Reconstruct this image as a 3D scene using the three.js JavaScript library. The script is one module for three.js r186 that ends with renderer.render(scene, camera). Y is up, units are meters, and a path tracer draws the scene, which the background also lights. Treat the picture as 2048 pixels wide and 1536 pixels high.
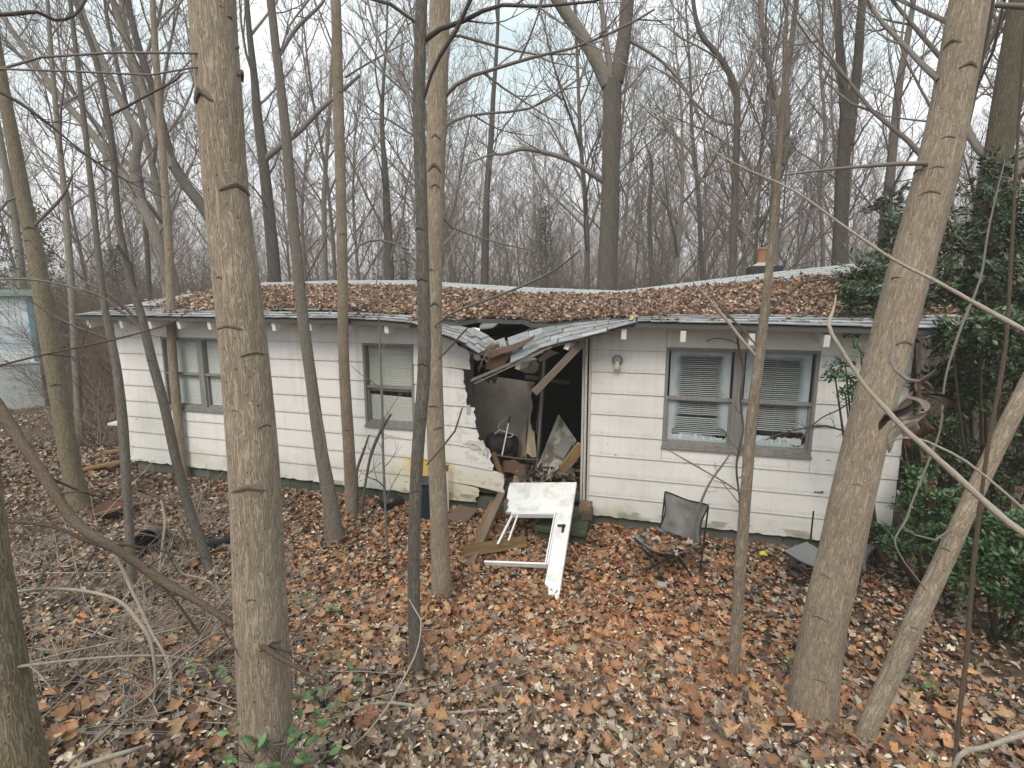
import * as THREE from 'three';
import { mergeGeometries, toCreasedNormals } from 'three/addons/utils/BufferGeometryUtils.js';
import { RoundedBoxGeometry } from 'three/addons/geometries/RoundedBoxGeometry.js';

// ---------------------------------------------------------------- camera, sky, light, exposure
const scene = new THREE.Scene();
const F = 1023, PITCH = THREE.MathUtils.degToRad(9.3), CAM_Y = 2.85;   // y = 0 is the lower edge of the house siding
const camera = new THREE.PerspectiveCamera(2 * THREE.MathUtils.radToDeg(Math.atan(768 / F)), 4 / 3, 0.05, 900);
camera.position.set(0, CAM_Y, 0);
camera.rotation.x = -PITCH;
scene.add(camera);
const renderer = new THREE.WebGLRenderer({ antialias: true });
renderer.setSize(1024, 768);
renderer.toneMapping = THREE.LinearToneMapping;
renderer.toneMappingExposure = 1.8;
renderer.shadowMap.enabled = true;
renderer.shadowMap.type = THREE.PCFSoftShadowMap;

scene.fog = new THREE.FogExp2(0xebe8e3, 0.003);

// repeatable random numbers and noise
function mulberry(a) { return () => { a |= 0; a = a + 0x6D2B79F5 | 0; let t = Math.imul(a ^ a >>> 15, 1 | a); t = t + Math.imul(t ^ t >>> 7, 61 | t) ^ t; return ((t ^ t >>> 14) >>> 0) / 4294967296; }; }
const rnd = mulberry(20251);
const PERM = new Float32Array(4096); { const r = mulberry(77); for (let i = 0; i < 4096; i++) PERM[i] = r(); }
const hash = (x, y, s) => PERM[(Math.imul(x, 374761393) + Math.imul(y, 668265263) + Math.imul(s, 1274126177) >>> 7) & 4095];
function vnoise(x, y, s = 0, wx = 0, wy = 0) {          // value noise; wx, wy: period in cells
  let xi = Math.floor(x), yi = Math.floor(y); const fx = x - xi, fy = y - yi;
  const u = fx * fx * (3 - 2 * fx), v = fy * fy * (3 - 2 * fy);
  let x1 = xi + 1, y1 = yi + 1;
  if (wx) { xi = ((xi % wx) + wx) % wx; x1 = ((x1 % wx) + wx) % wx; }
  if (wy) { yi = ((yi % wy) + wy) % wy; y1 = ((y1 % wy) + wy) % wy; }
  const a = hash(xi, yi, s), b = hash(x1, yi, s), c = hash(xi, y1, s), d = hash(x1, y1, s);
  return a + (b - a) * u + (c - a) * v + (a - b - c + d) * u * v;
}
function fbm(x, y, s = 0, o = 4, wx = 0, wy = 0) { let t = 0, a = 0.5, n = 0; for (let i = 0; i < o; i++) { t += a * vnoise(x, y, s + i * 7, wx, wy); n += a; a *= 0.5; x *= 2; y *= 2; wx *= 2; wy *= 2; } return t / n; }
const clamp = (x, a = 0, b = 1) => Math.min(b, Math.max(a, x));
const smooth = (a, b, x) => { const t = clamp((x - a) / (b - a)); return t * t * (3 - 2 * t); };
const lerp = (a, b, t) => a + (b - a) * t;
const V = (x, y, z) => new THREE.Vector3(x, y, z);

// overcast sky, a little brighter overhead, with soft cloud structure
{
  const w = 1024, h = 512, data = new Float32Array(w * h * 4);
  for (let j = 0; j < h; j++) {
    const el = (j / (h - 1) - 0.5) * Math.PI;
    for (let i = 0; i < w; i++) {
      const k = (j * w + i) * 4;
      const e = Math.max(0, el);
      const sc = 1 / (0.22 + Math.sin(e));
      const az = i / w * Math.PI * 2;
      const cx = Math.cos(az) * sc * 1.6 + 40, cy = Math.sin(az) * sc * 1.6 + 40;
      const c = smooth(0.38, 0.75, fbm(cx, cy, 5, 5));
      const up = smooth(0.10, 0.5, e);
      const L = lerp(0.84, lerp(0.60, 0.9, c), up);
      const zen = 1 + 0.5 * smooth(0.5, 1.45, e);                     // an overcast sky grows brighter overhead
      const t = up * (1 - 0.75 * c);
      const Lz = L * zen * 0.86; data[k] = Lz * lerp(0.975, 0.80, t); data[k + 1] = Lz * lerp(0.985, 0.985, t); data[k + 2] = Lz * lerp(1.02, 1.04, t); data[k + 3] = 1;
      if (el < -0.02) { data[k] = 0.12; data[k + 1] = 0.10; data[k + 2] = 0.085; }
    }
  }
  const sky = new THREE.DataTexture(data, w, h, THREE.RGBAFormat, THREE.FloatType);
  sky.mapping = THREE.EquirectangularReflectionMapping; sky.magFilter = THREE.LinearFilter; sky.minFilter = THREE.LinearFilter; sky.needsUpdate = true;
  scene.background = sky; scene.environment = sky;
}
const sun = new THREE.DirectionalLight(0xfff4e6, 1.5);
sun.position.set(-6, 22, 14); sun.target.position.set(0, 0, -6);
sun.castShadow = true; sun.shadow.radius = 55; sun.shadow.mapSize.set(2048, 2048);
Object.assign(sun.shadow.camera, { left: -26, right: 26, top: 26, bottom: -26, near: 1, far: 80 });
scene.add(sun, sun.target);

// ---------------------------------------------------------------- helpers: placement
const TH = THREE.MathUtils.degToRad(15.8), CT = Math.cos(TH), ST = Math.sin(TH);
const HX = 0.975, HZ = -6.552;                                   // the house's local origin in the world (wall face by the door)
const YO = 0.2;                                                  // ground lies 0.2 m below the siding
function ray(px, py) { const a = (px - 1024) / F, b = -(py - 768) / F, c = Math.cos(PITCH), s = Math.sin(PITCH); return V(a, b * c - s, -b * s - c); }
function at(px, py, d) { const r = ray(px, py); return r.multiplyScalar(d / -r.z).add(V(0, CAM_Y, 0)); }
const pxR = (w, p) => w / 2 * axisDepth(p) / F * (-p.z / Math.hypot(p.x, p.z)) * 0.95;   // radius of an upright round stem seen w pixels wide at p
const axisDepth = p => -(p.y - CAM_Y) * Math.sin(PITCH) - p.z * Math.cos(PITCH);   // how far along the view axis a point lies
const houseS = (x, z) => -ST * (x - HX) + CT * (z - HZ);         // distance in front of the house wall
const houseX = (x, z) => CT * (x - HX) + ST * (z - HZ);
function ground(x, z) {
  const s = houseS(x, z);
  let y = -0.2 + 1.45 * Math.pow(clamp((s - 1.8) / 4.77, 0, 1.5), 1.6);
  y += (fbm(x * 0.7 + 9, z * 0.7 + 4, 3, 3) - 0.5) * 0.1 * smooth(0.4, 2, Math.abs(s + 3) - 3);
  const r = Math.hypot(x, z); y += smooth(60, 300, r) * 3 * (fbm(x * 0.01, z * 0.01, 8, 2));
  return y;
}
function onGround(px, py) { const d = ray(px, py); for (let s = 0.5; s < 120; s += 0.004 + s * 0.0005) { const p = d.clone().multiplyScalar(s); p.y += CAM_Y; if (p.y < ground(p.x, p.z)) return p; } return d.multiplyScalar(60); }
const hw = (X, Y, Z) => V(HX + CT * X - ST * Z, Y, HZ + ST * X + CT * Z);        // house-local to world
function hp(px, py, z) {                                         // where a sight line meets the plane z in front of the wall, house-local
  const d = ray(px, py), k = -ST * HX + CT * HZ + z, s = k / (-ST * d.x + CT * d.z);
  const x = d.x * s - HX, zz = d.z * s - HZ;
  return V(CT * x + ST * zz, d.y * s + CAM_Y, z);
}

// ---------------------------------------------------------------- helpers: scene objects
const used = new Set();
function numbered(n) { if (!used.has(n)) { used.add(n); return n; } for (let i = 1; ; i++) { const k = n + '_' + String(i).padStart(3, '0'); if (!used.has(k)) { used.add(k); return k; } } }
function tag(o, label, category, group, kind) { if (label) o.userData.label = label; if (category) o.userData.category = category; if (group) o.userData.group = group; if (kind) o.userData.kind = kind; return o; }
function shade(o) { o.castShadow = o.receiveShadow = true; return o; }
function thing(name, pos, label, category, group) { const g = new THREE.Group(); g.name = numbered(name); g.position.copy(pos); scene.add(g); return tag(g, label, category, group); }
function part(name, geo, mat, parent) { const m = shade(new THREE.Mesh(geo, mat)); m.name = numbered(name); parent.add(m); return m; }
function solo(name, geo, mat, label, category, group) { return tag(part(name, geo, mat, scene), label, category, group); }
function struct(name, geo, mat) { const m = part(name, geo, mat, scene); m.userData.kind = 'structure'; return m; }
function box(x0, x1, y0, y1, z0, z1) { const g = new THREE.BoxGeometry(x1 - x0, y1 - y0, z1 - z0); g.translate((x0 + x1) / 2, (y0 + y1) / 2, (z0 + z1) / 2); return g; }
function rbox(w, h, d, r = 0.006, n = 2) { return new RoundedBoxGeometry(w, h, d, n, Math.min(r, w / 2.01, h / 2.01, d / 2.01)); }
// a bar between two points, with width and thickness
function bar(a, b, w, t, up = V(0, 1, 0)) {
  const d = b.clone().sub(a), L = d.length(); d.normalize();
  const x = d.clone().cross(up).normalize(), y = d.clone().cross(x).normalize();
  const g = rbox(w, t, L, 0.004, 1);
  return g.applyMatrix4(new THREE.Matrix4().makeBasis(x, y, d.clone()).setPosition(a.clone().add(b).multiplyScalar(0.5)));
}
const clean = g => { const o = g.index ? g.toNonIndexed() : g; for (const k of Object.keys(o.attributes)) if (!['position', 'normal', 'uv'].includes(k)) o.deleteAttribute(k); return o; };
const join = list => mergeGeometries(list.map(clean));

// mesh builder for tubes (trunks, limbs, twigs, wires)
class MB {
  constructor() { this.p = []; this.n = []; this.u = []; this.i = []; }
  tube(pts, rad, sides = 6, uRep = 1, vScale = 1, bump = null) {
    const N = pts.length; if (N < 2) return this;
    const base = this.p.length / 3, T = V(0, 0, 0), nrm = V(0, 0, 0), bin = V(0, 0, 0), tmp = V(0, 0, 0);
    T.subVectors(pts[1], pts[0]).normalize();
    nrm.set(Math.abs(T.y) < 0.9 ? 0 : 1, Math.abs(T.y) < 0.9 ? 1 : 0, 0); nrm.addScaledVector(T, -nrm.dot(T)).normalize();
    let len = 0;
    for (let k = 0; k < N; k++) {
      if (k) len += pts[k].distanceTo(pts[k - 1]);
      T.subVectors(pts[Math.min(N - 1, k + 1)], pts[Math.max(0, k - 1)]).normalize();
      nrm.addScaledVector(T, -nrm.dot(T)).normalize(); bin.crossVectors(T, nrm);
      for (let s = 0; s <= sides; s++) {
        const a = s / sides * Math.PI * 2, c = Math.cos(a), q = Math.sin(a);
        let r = rad[k]; if (bump) r *= bump(a, len);
        tmp.set(nrm.x * c + bin.x * q, nrm.y * c + bin.y * q, nrm.z * c + bin.z * q);
        this.p.push(pts[k].x + tmp.x * r, pts[k].y + tmp.y * r, pts[k].z + tmp.z * r);
        this.n.push(tmp.x, tmp.y, tmp.z); this.u.push(s / sides * uRep, len / vScale);
      }
    }
    const w = sides + 1;
    for (let k = 0; k < N - 1; k++) for (let s = 0; s < sides; s++) { const a = base + k * w + s, b = a + 1, c = a + w, d = c + 1; this.i.push(a, b, c, b, d, c); }
    return this;
  }
  geo() {
    const g = new THREE.BufferGeometry();
    g.setAttribute('position', new THREE.Float32BufferAttribute(this.p, 3)); g.setAttribute('normal', new THREE.Float32BufferAttribute(this.n, 3)); g.setAttribute('uv', new THREE.Float32BufferAttribute(this.u, 2));
    g.setIndex(this.i); return g;
  }
}
function resample(pts, rad, step) {                              // smooth a polyline with radii
  const c = new THREE.CatmullRomCurve3(pts, false, 'centripetal'), n = Math.max(2, Math.ceil(c.getLength() / step)), P = [], R = [];
  for (let i = 0; i <= n; i++) { const t = i / n, k = t * (pts.length - 1), a = Math.min(pts.length - 2, Math.floor(k)); P.push(c.getPoint(t)); R.push(lerp(rad[a], rad[a + 1], k - a)); }
  return [P, R];
}
const rope = (pts, r0, r1, sides = 6, step = 0.05) => { const [P, R] = resample(pts, pts.map((_, i) => lerp(r0, r1, i / (pts.length - 1))), step); return new MB().tube(P, R, sides, 1, 0.3).geo(); };

// ---------------------------------------------------------------- materials
function tex(w, h, fn, srgb = true, repeat = true) {
  const d = new Uint8Array(w * h * 4);
  for (let j = 0; j < h; j++) for (let i = 0; i < w; i++) { const c = fn(i / w, j / h, i, j), k = (j * w + i) * 4; if (typeof c === 'number') { d[k] = d[k + 1] = d[k + 2] = clamp(c) * 255; } else { d[k] = clamp(c[0]) * 255; d[k + 1] = clamp(c[1]) * 255; d[k + 2] = clamp(c[2]) * 255; } d[k + 3] = 255; }
  const t = new THREE.DataTexture(d, w, h); t.colorSpace = srgb ? THREE.SRGBColorSpace : THREE.NoColorSpace;
  t.wrapS = t.wrapT = repeat ? THREE.RepeatWrapping : THREE.ClampToEdgeWrapping; t.magFilter = THREE.LinearFilter; t.minFilter = THREE.LinearMipmapLinearFilter; t.generateMipmaps = true; t.needsUpdate = true; return t;
}
const lin = (r, g, b) => new THREE.Color().setRGB(r, g, b);
const mat = (c, o = {}) => new THREE.MeshStandardMaterial({ color: c, roughness: 0.85, side: THREE.DoubleSide, ...o });
const mix3 = (a, b, t) => [lerp(a[0], b[0], t), lerp(a[1], b[1], t), lerp(a[2], b[2], t)];

// interlacing ridged bark; one tile is 0.35 m of the girth by 0.7 m of the height
function barkTex(seed, dark, light, ridge, specks) {
  const H = new Float32Array(512 * 1024);
  for (let j = 0; j < 1024; j++) for (let i = 0; i < 512; i++) {
    const u = i / 512, v = j / 1024;
    const wx = (fbm(u * 6, v * 8, seed, 3, 6, 8) - 0.5) * 1.6;
    const wy = (fbm(u * 26, v * 6, seed + 10, 2, 26, 6) - 0.5) * 5;
    const a = vnoise(u * 80 + wx * 1.2, v * 20 + wy, seed + 20, 80, 20), b = vnoise(u * 116 + wx * 2, v * 44 + wy * 1.6, seed + 30, 116, 44), c = fbm(u * 128, v * 120, seed + 40, 2, 128, 120);
    const r = Math.exp(-Math.pow((a - 0.5) / 0.17, 2));
    H[j * 512 + i] = clamp(0.5 * r + 0.3 * b + 0.2 * c);
  }
  const big = (u, v) => fbm(u * 4, v * 5, seed + 60, 3, 4, 5);
  const color = tex(512, 1024, (u, v, i, j) => {
    const h = H[j * 512 + i], t = smooth(0.5 - ridge, 0.5 + ridge, h), m = big(u, v);
    let c = mix3(dark, light, t * 0.8 + 0.35 * (m - 0.35));
    const g = smooth(0.55, 0.8, fbm(u * 9, v * 9, seed + 80, 3, 9, 9)); c = mix3(c, [c[0] * 1.06, c[1] * 1.07, c[2] * 1.08], g);
    if (specks) { const s = vnoise(u * 40, v * 90, seed + 90, 40, 90); if (s > 0.93) c = mix3(c, [0.18, 0.15, 0.12], 0.7); }
    return c;
  });
  const bump = tex(512, 1024, (u, v, i, j) => H[j * 512 + i], false);
  return { map: color, bumpMap: bump };
}
const BARK = {
  tan: barkTex(1, [0.505, 0.45, 0.385], [0.70, 0.645, 0.57], 0.36, true),
  grey: barkTex(2, [0.42, 0.39, 0.35], [0.61, 0.58, 0.535], 0.30, true),
  moss: barkTex(3, [0.40, 0.36, 0.29], [0.58, 0.54, 0.455], 0.3, true),
  dark: barkTex(4, [0.31, 0.28, 0.255], [0.50, 0.47, 0.435], 0.28, false),
};
const bark = (k, tint = 1, bs = 0.004) => mat(lin(tint, tint, tint), { ...BARK[k], bumpScale: bs, roughness: 0.95 });
const barkTan = bark('tan', 1, 0.004), barkGrey = bark('grey', 1, 0.003), barkMoss = bark('moss', 1, 0.004), barkDark = bark('dark', 1, 0.008), barkSap = bark('tan', 0.86, 0.003);
const twigDark = mat(lin(0.075, 0.062, 0.055)), twigGrey = mat(lin(0.17, 0.145, 0.125)), twigPale = mat(lin(0.46, 0.40, 0.32), { bumpMap: BARK.grey.bumpMap, bumpScale: 0.002 }), twigBrown = mat(lin(0.5, 0.4, 0.33), { map: BARK.grey.map, bumpMap: BARK.grey.bumpMap, bumpScale: 0.002 }), twigFar = mat(lin(0.20, 0.165, 0.145));
const woodTex = (seed, a, b) => tex(256, 512, (u, v) => { const g = vnoise(u * 40 + fbm(u * 3, v * 3, seed, 2, 3, 3) * 4, v * 3, seed + 3, 40, 3), n = fbm(u * 6, v * 6, seed + 9, 4, 6, 6); return mix3(a, b, g * 0.6 + n * 0.5 - 0.05); });
const woodOld = mat(lin(1, 1, 1), { map: woodTex(11, [0.32, 0.26, 0.20], [0.60, 0.51, 0.41]) });
const woodBrown = mat(lin(1, 1, 1), { map: woodTex(12, [0.33, 0.25, 0.16], [0.62, 0.49, 0.33]) });
const woodFresh = mat(lin(1, 1, 1), { map: woodTex(13, [0.58, 0.46, 0.32], [0.80, 0.67, 0.48]) });
const woodGrey = mat(lin(1, 1, 1), { map: woodTex(14, [0.36, 0.34, 0.32], [0.60, 0.57, 0.53]) });
const blackMetal = mat(lin(0.018, 0.018, 0.02), { roughness: 0.5 });
const whitePaint = mat(lin(0.74, 0.73, 0.71), { roughness: 0.6 });

// ---------------------------------------------------------------- ground
const soil = mat(lin(1, 1, 1), { map: tex(512, 512, (u, v) => { const n = fbm(u * 8, v * 8, 201, 5, 8, 8), m = fbm(u * 40, v * 40, 211, 3, 40, 40); return mix3([0.19, 0.145, 0.11], [0.45, 0.36, 0.285], n * 0.5 + m * 0.5); }), roughness: 1 });
{
  const xs = [], zs = [];
  const push = (arr, a, b, s) => { for (let v = a; v < b - 1e-6; v += s) arr.push(v); };
  push(xs, -420, -60, 40); push(xs, -60, -16, 2); push(xs, -16, 10, 0.2); push(xs, 10, 60, 2); push(xs, 60, 420, 40); xs.push(420);
  push(zs, -440, -60, 40); push(zs, -60, -16, 2); push(zs, -16, 4, 0.2); push(zs, 4, 40, 4); zs.push(40);
  const P = [], U = [], I = [], w = xs.length;
  for (const z of zs) for (const x of xs) { P.push(x, ground(x, z) + (fbm(x * 4, z * 4, 61, 2) - 0.5) * 0.04, z); U.push(x / 1.7, z / 1.7); }
  for (let j = 0; j < zs.length - 1; j++) for (let i = 0; i < w - 1; i++) { const a = j * w + i, b = a + 1, c = a + w, d = c + 1; I.push(a, c, b, b, c, d); }
  const g = new THREE.BufferGeometry(); g.setAttribute('position', new THREE.Float32BufferAttribute(P, 3)); g.setAttribute('uv', new THREE.Float32BufferAttribute(U, 2)); g.setIndex(I); g.computeVertexNormals();
  var groundMesh = struct('ground', g, soil);
}

// ---------------------------------------------------------------- the house (local axes: x along the wall, y up from the ground, z towards the camera)
const house = thing('house', hw(0, -YO, 0), 'derelict single storey white house with a caved in wall and leaf covered roof', 'house');
house.rotation.y = -TH;
const hpart = (name, geo, m, parent = house) => part(name, geo.translate(0, YO, 0), m, parent);
const tab = (t, x) => { if (x <= t[0][0]) return t[0][1]; for (let i = 1; i < t.length; i++) if (x <= t[i][0]) return lerp(t[i - 1][1], t[i][1], (x - t[i - 1][0]) / (t[i][0] - t[i - 1][0])); return t[t.length - 1][1]; };
const XL = -8.02, XR = 3.55, RX0 = -8.16, RX1 = 3.95, RZ = -3.0;
const RIDGE = [[-8.2, 3.19], [-7.6, 3.215], [-5.5, 3.245], [-3.85, 3.225], [-3.3, 3.185], [-1.7, 3.08], [-0.2, 3.015], [0.17, 3.0], [1.2, 3.12], [2.39, 3.265], [3.47, 3.38], [4.2, 3.45]];
const EAVE = [[-8.2, 2.615], [-5.4, 2.605], [-3.3, 2.605], [-2.6, 2.585], [-2.15, 2.545], [-1.7, 2.47], [-1.2, 2.43], [-0.5, 2.47], [0, 2.56], [0.5, 2.61], [1.8, 2.595], [4.2, 2.565]];
const roofY = (X, z) => { const e = tab(EAVE, X), r = tab(RIDGE, X); return z >= RZ ? lerp(r, e, (z - RZ) / (0.5 - RZ)) : r + (z - RZ) * 0.184; };
const CUT = [[-8.2, 0.5], [-2.25, 0.5], [-2.15, 0.3], [-1.75, 0.02], [-1.62, -0.28], [-1.3, -0.36], [-0.95, -0.33], [-0.8, -0.1], [-0.3, 0.02], [0.2, 0.14], [0.5, 0.3], [0.56, 0.5], [4.2, 0.5]];

// white siding with grime, the rust-yellow stain and peeling paint near the hole; one map over the whole wall
const WX0 = -8.1, WW = 11.8, WY0 = -0.1, WHT = 2.7;
const sidingMap = tex(2048, 512, (u, v) => {
  const X = WX0 + u * WW, Y = WY0 + v * WHT;
  const n = fbm(X * 1.3, Y * 1.3, 301, 4), f = fbm(X * 26, Y * 26, 311, 3), st = fbm(X * 14, Y * 1.1, 321, 3);
  let c = [0.90, 0.897, 0.885];
  const grime = 0.10 * smooth(0.45, 0.8, n) + 0.07 * smooth(0.5, 0.85, st) * smooth(-0.2, 1.6, Y) + 0.05 * (f - 0.4) + 0.05 * smooth(0.5, 0.0, Y);
  c = mix3(c, [0.55, 0.53, 0.47], clamp(grime * 1.5));
  const row = ((2.235 - Y) / 0.276) % 1;                         // splash dirt along each lower edge
  c = mix3(c, [0.6, 0.57, 0.5], 0.16 * smooth(0.82, 1, row) * f * 1.6);
  if (Y < 0.62 && X < -1) {                                      // yellow stain behind the two middle trunks
    const w = fbm(X * 3, Y * 4, 331, 3) - 0.5, s = smooth(0.55, 0.0, Math.abs(X + 2.35 + w * 0.3)) * smooth(0.60, 0.54, Y) * smooth(0.22, 0.36, Y + w * 0.1);
    c = mix3(c, [0.83, 0.66, 0.30], clamp(s * 1.05));
    c = mix3(c, [0.80, 0.74, 0.55], 0.35 * smooth(1.5, 0.3, Math.abs(X + 2.0)) * smooth(0.7, 0.2, Y));
  }
  if (X < -1 && X > -3) { const p = fbm(X * 9, Y * 14, 341, 4); const d = smooth(-2.4, -1.3, X) * smooth(0.60, 0.70, p); c = mix3(c, [0.66, 0.62, 0.57], d * 0.4); }
  { const nx = Math.abs(((X / 0.406) % 1 + 1) % 1 - 0.5) * 0.406, ny = Math.abs((row + 1) % 1 - 0.93) * 0.276; if (nx < 0.006 && ny < 0.006) c = mix3(c, [0.42, 0.38, 0.34], 0.3); }
  c = mix3(c, [0.60, 0.62, 0.50], 0.4 * smooth(0.75, 0.0, Y) * smooth(0.45, 0.75, fbm(X * 2.1, Y * 3, 391, 4)));
  { const dr = vnoise(X * 30, 3, 395); if (dr > 0.8) c = mix3(c, [0.62, 0.58, 0.52], 0.10 * (dr - 0.8) * 5 * smooth(2.5, 1.6, Y) * vnoise(X * 5, Y * 2.2, 397)); }
  const sp = vnoise(X * 21, Y * 21, 351); if (sp > 0.985) c = mix3(c, [0.35, 0.32, 0.28], 0.7);
  if (Y < 0.1) c = mix3(c, [0.45, 0.46, 0.38], 0.55 * smooth(0.45, 0.7, fbm(X * 6, Y * 6, 361, 3)));
  return c;
}, true, false);
const siding = mat(lin(0.97, 0.97, 0.97), { map: sidingMap, roughness: 0.62, bumpMap: tex(256, 256, (u, v) => fbm(u * 64, v * 16, 371, 3, 64, 16), false), bumpScale: 0.0006 });
const sag = X => X > -3.6 && X < -1 ? -0.11 * Math.pow((X + 3.6) / 2.5, 2.4) : 0;
const left = X => X < -0.5;
const ROW = (k, X) => (left(X) ? 2.238 - 0.2745 * k - (0.012 * k / 8) * smooth(-8, -3, X) : 2.228 - 0.2785 * k) + (k ? sag(X) * (0.3 + 0.7 * k / 8) : 0);
const bottomY = X => (left(X) ? lerp(0.055, 0.03, smooth(-8, -3, X)) + sag(X) : 0.0);
const RAG = [[[-1.78, 2.47], [-1.84, 2.34], [-1.76, 2.22]], [[-1.78, 2.22], [-1.7, 2.2], [-1.62, 2.15], [-1.625, 2.03], [-1.6, 1.91]], [[-1.72, 1.9], [-1.7, 1.8], [-1.705, 1.72], [-1.685, 1.646]], [[-1.69, 1.64], [-1.66, 1.53], [-1.67, 1.47], [-1.644, 1.39]], [[-1.55, 1.376], [-1.57, 1.3], [-1.53, 1.22], [-1.55, 1.17], [-1.525, 1.09]], [[-1.52, 1.06], [-1.49, 0.98], [-1.5, 0.93], [-1.44, 0.87], [-1.40, 0.79]], [[-1.35, 0.795], [-1.31, 0.72], [-1.33, 0.64], [-1.27, 0.57], [-1.29, 0.49]], [[-1.25, 0.48], [-1.15, 0.45], [-1.12, 0.38], [-1.135, 0.27], [-1.12, 0.18]], [[-1.53, 0.21], [-1.49, 0.17], [-1.5, 0.1], [-1.55, 0.06], [-1.53, 0.0]]];
function board(k, xa, xb, yTop = null, yBot = null, rag = null, chew = false) {
  const top = X => yTop ?? (k === 0 ? Math.min(2.52, tab(EAVE, X) - 0.06) : ROW(k - 1, X) - 0.005), bot = X => yBot ?? (k === 8 ? bottomY(X) : ROW(k, X));
  const O = [], n = Math.max(1, Math.round((xb - xa) / 0.3));
  for (let i = 0; i <= n; i++) { const X = lerp(xa, xb, i / n); if (rag && i === n) break; O.push([X, top(X)]); }
  if (rag) { const r = mulberry(900 + k); for (let i = 0; i < rag.length; i++) { O.push(rag[i]); if (i < rag.length - 1) for (const t of [0.33, 0.66]) O.push([lerp(rag[i][0], rag[i + 1][0], t) + (r() - 0.5) * 0.03, lerp(rag[i][1], rag[i + 1][1], t) + (r() - 0.5) * 0.01]); } }
  const m = chew ? n * 5 : n, rc = mulberry(700 + k + Math.round(xa * 10));
  for (let i = m; i >= 0; i--) { if (rag && i > m - (chew ? 4 : 1)) continue; const X = lerp(xa, xb, i / m); O.push([X, bot(X) + (chew ? rc() * rc() * 0.028 : 0)]); }
  const sh = new THREE.Shape(O.map(p => new THREE.Vector2(p[0], p[1])));
  const g = new THREE.ExtrudeGeometry(sh, { depth: 0.011, bevelEnabled: false });
  const p = g.attributes.position, uv = g.attributes.uv;
  for (let i = 0; i < p.count; i++) { const X = p.getX(i), Y = p.getY(i), tt = ROW(Math.max(0, k - 1), X) + (k ? 0 : 0.26), bb = k === 8 ? bottomY(X) : ROW(k, X); uv.setXY(i, (X - WX0) / WW, (Y - WY0) / WHT); p.setZ(i, p.getZ(i) + lerp(0.016, -0.002, clamp((Y - bb) / (tt - bb)))); }
  g.computeVertexNormals();
  return hpart('siding_board', g, siding);
}
const WIN = [{ x0: -7.03, x1: -5.36, y0: 1.065, y1: 2.255 }, { x0: -3.27, x1: -2.46, y0: 1.02, y1: 2.24 }, { x0: 0.965, x1: 2.65, y0: 1.03, y1: 2.28 }];
function rowPieces(k, a, b, joints, isLeft) {
  let segs = [[a, b]];
  const X0 = isLeft ? -4 : 2, yb = k === 8 ? bottomY(X0) : ROW(k, X0), yt = k === 0 ? 2.5 : ROW(k - 1, X0);
  const extra = [];
  for (const w of WIN) segs = segs.flatMap(([p, q]) => {
    if (w.x0 < p - 0.01 || w.x1 > q + 0.01 || yb > w.y1 - 0.02 || yt < w.y0 + 0.02) return [[p, q]];
    if (yt > w.y1 + 0.02) extra.push([w.x0 + 0.002, w.x1 - 0.002, null, w.y1 + 0.002]);
    if (yb < w.y0 - 0.02) extra.push([w.x0 + 0.002, w.x1 - 0.002, w.y0 - 0.002, null]);
    return [[p, w.x0 - 0.002], [w.x1 + 0.002, q]];
  });
  for (const j of joints) segs = segs.flatMap(([p, q]) => j > p + 0.3 && j < q - 0.3 ? [[p, j - 0.0012], [j + 0.0012, q]] : [[p, q]]);
  for (const [p, q] of segs) { const r = isLeft && Math.abs(q - b) < 1e-6 ? RAG[k] : null; board(k, p, r ? r[0][0] - 0.06 : q, null, null, r, k === 8); }
  for (const [p, q, t, bt] of extra) board(k, p, q, t, bt);
}
const JL = [[-4.3], [-5.1], [-4.05], [-5.1], [-4.05], [-4.9], [-4.25, -6.4], [-5.1], [-4.25, -6.1]];
for (let k = 0; k < 9; k++) { rowPieces(k, XL, -1.5, JL[k], true); rowPieces(k, 0.055, XR, [], false); }
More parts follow.
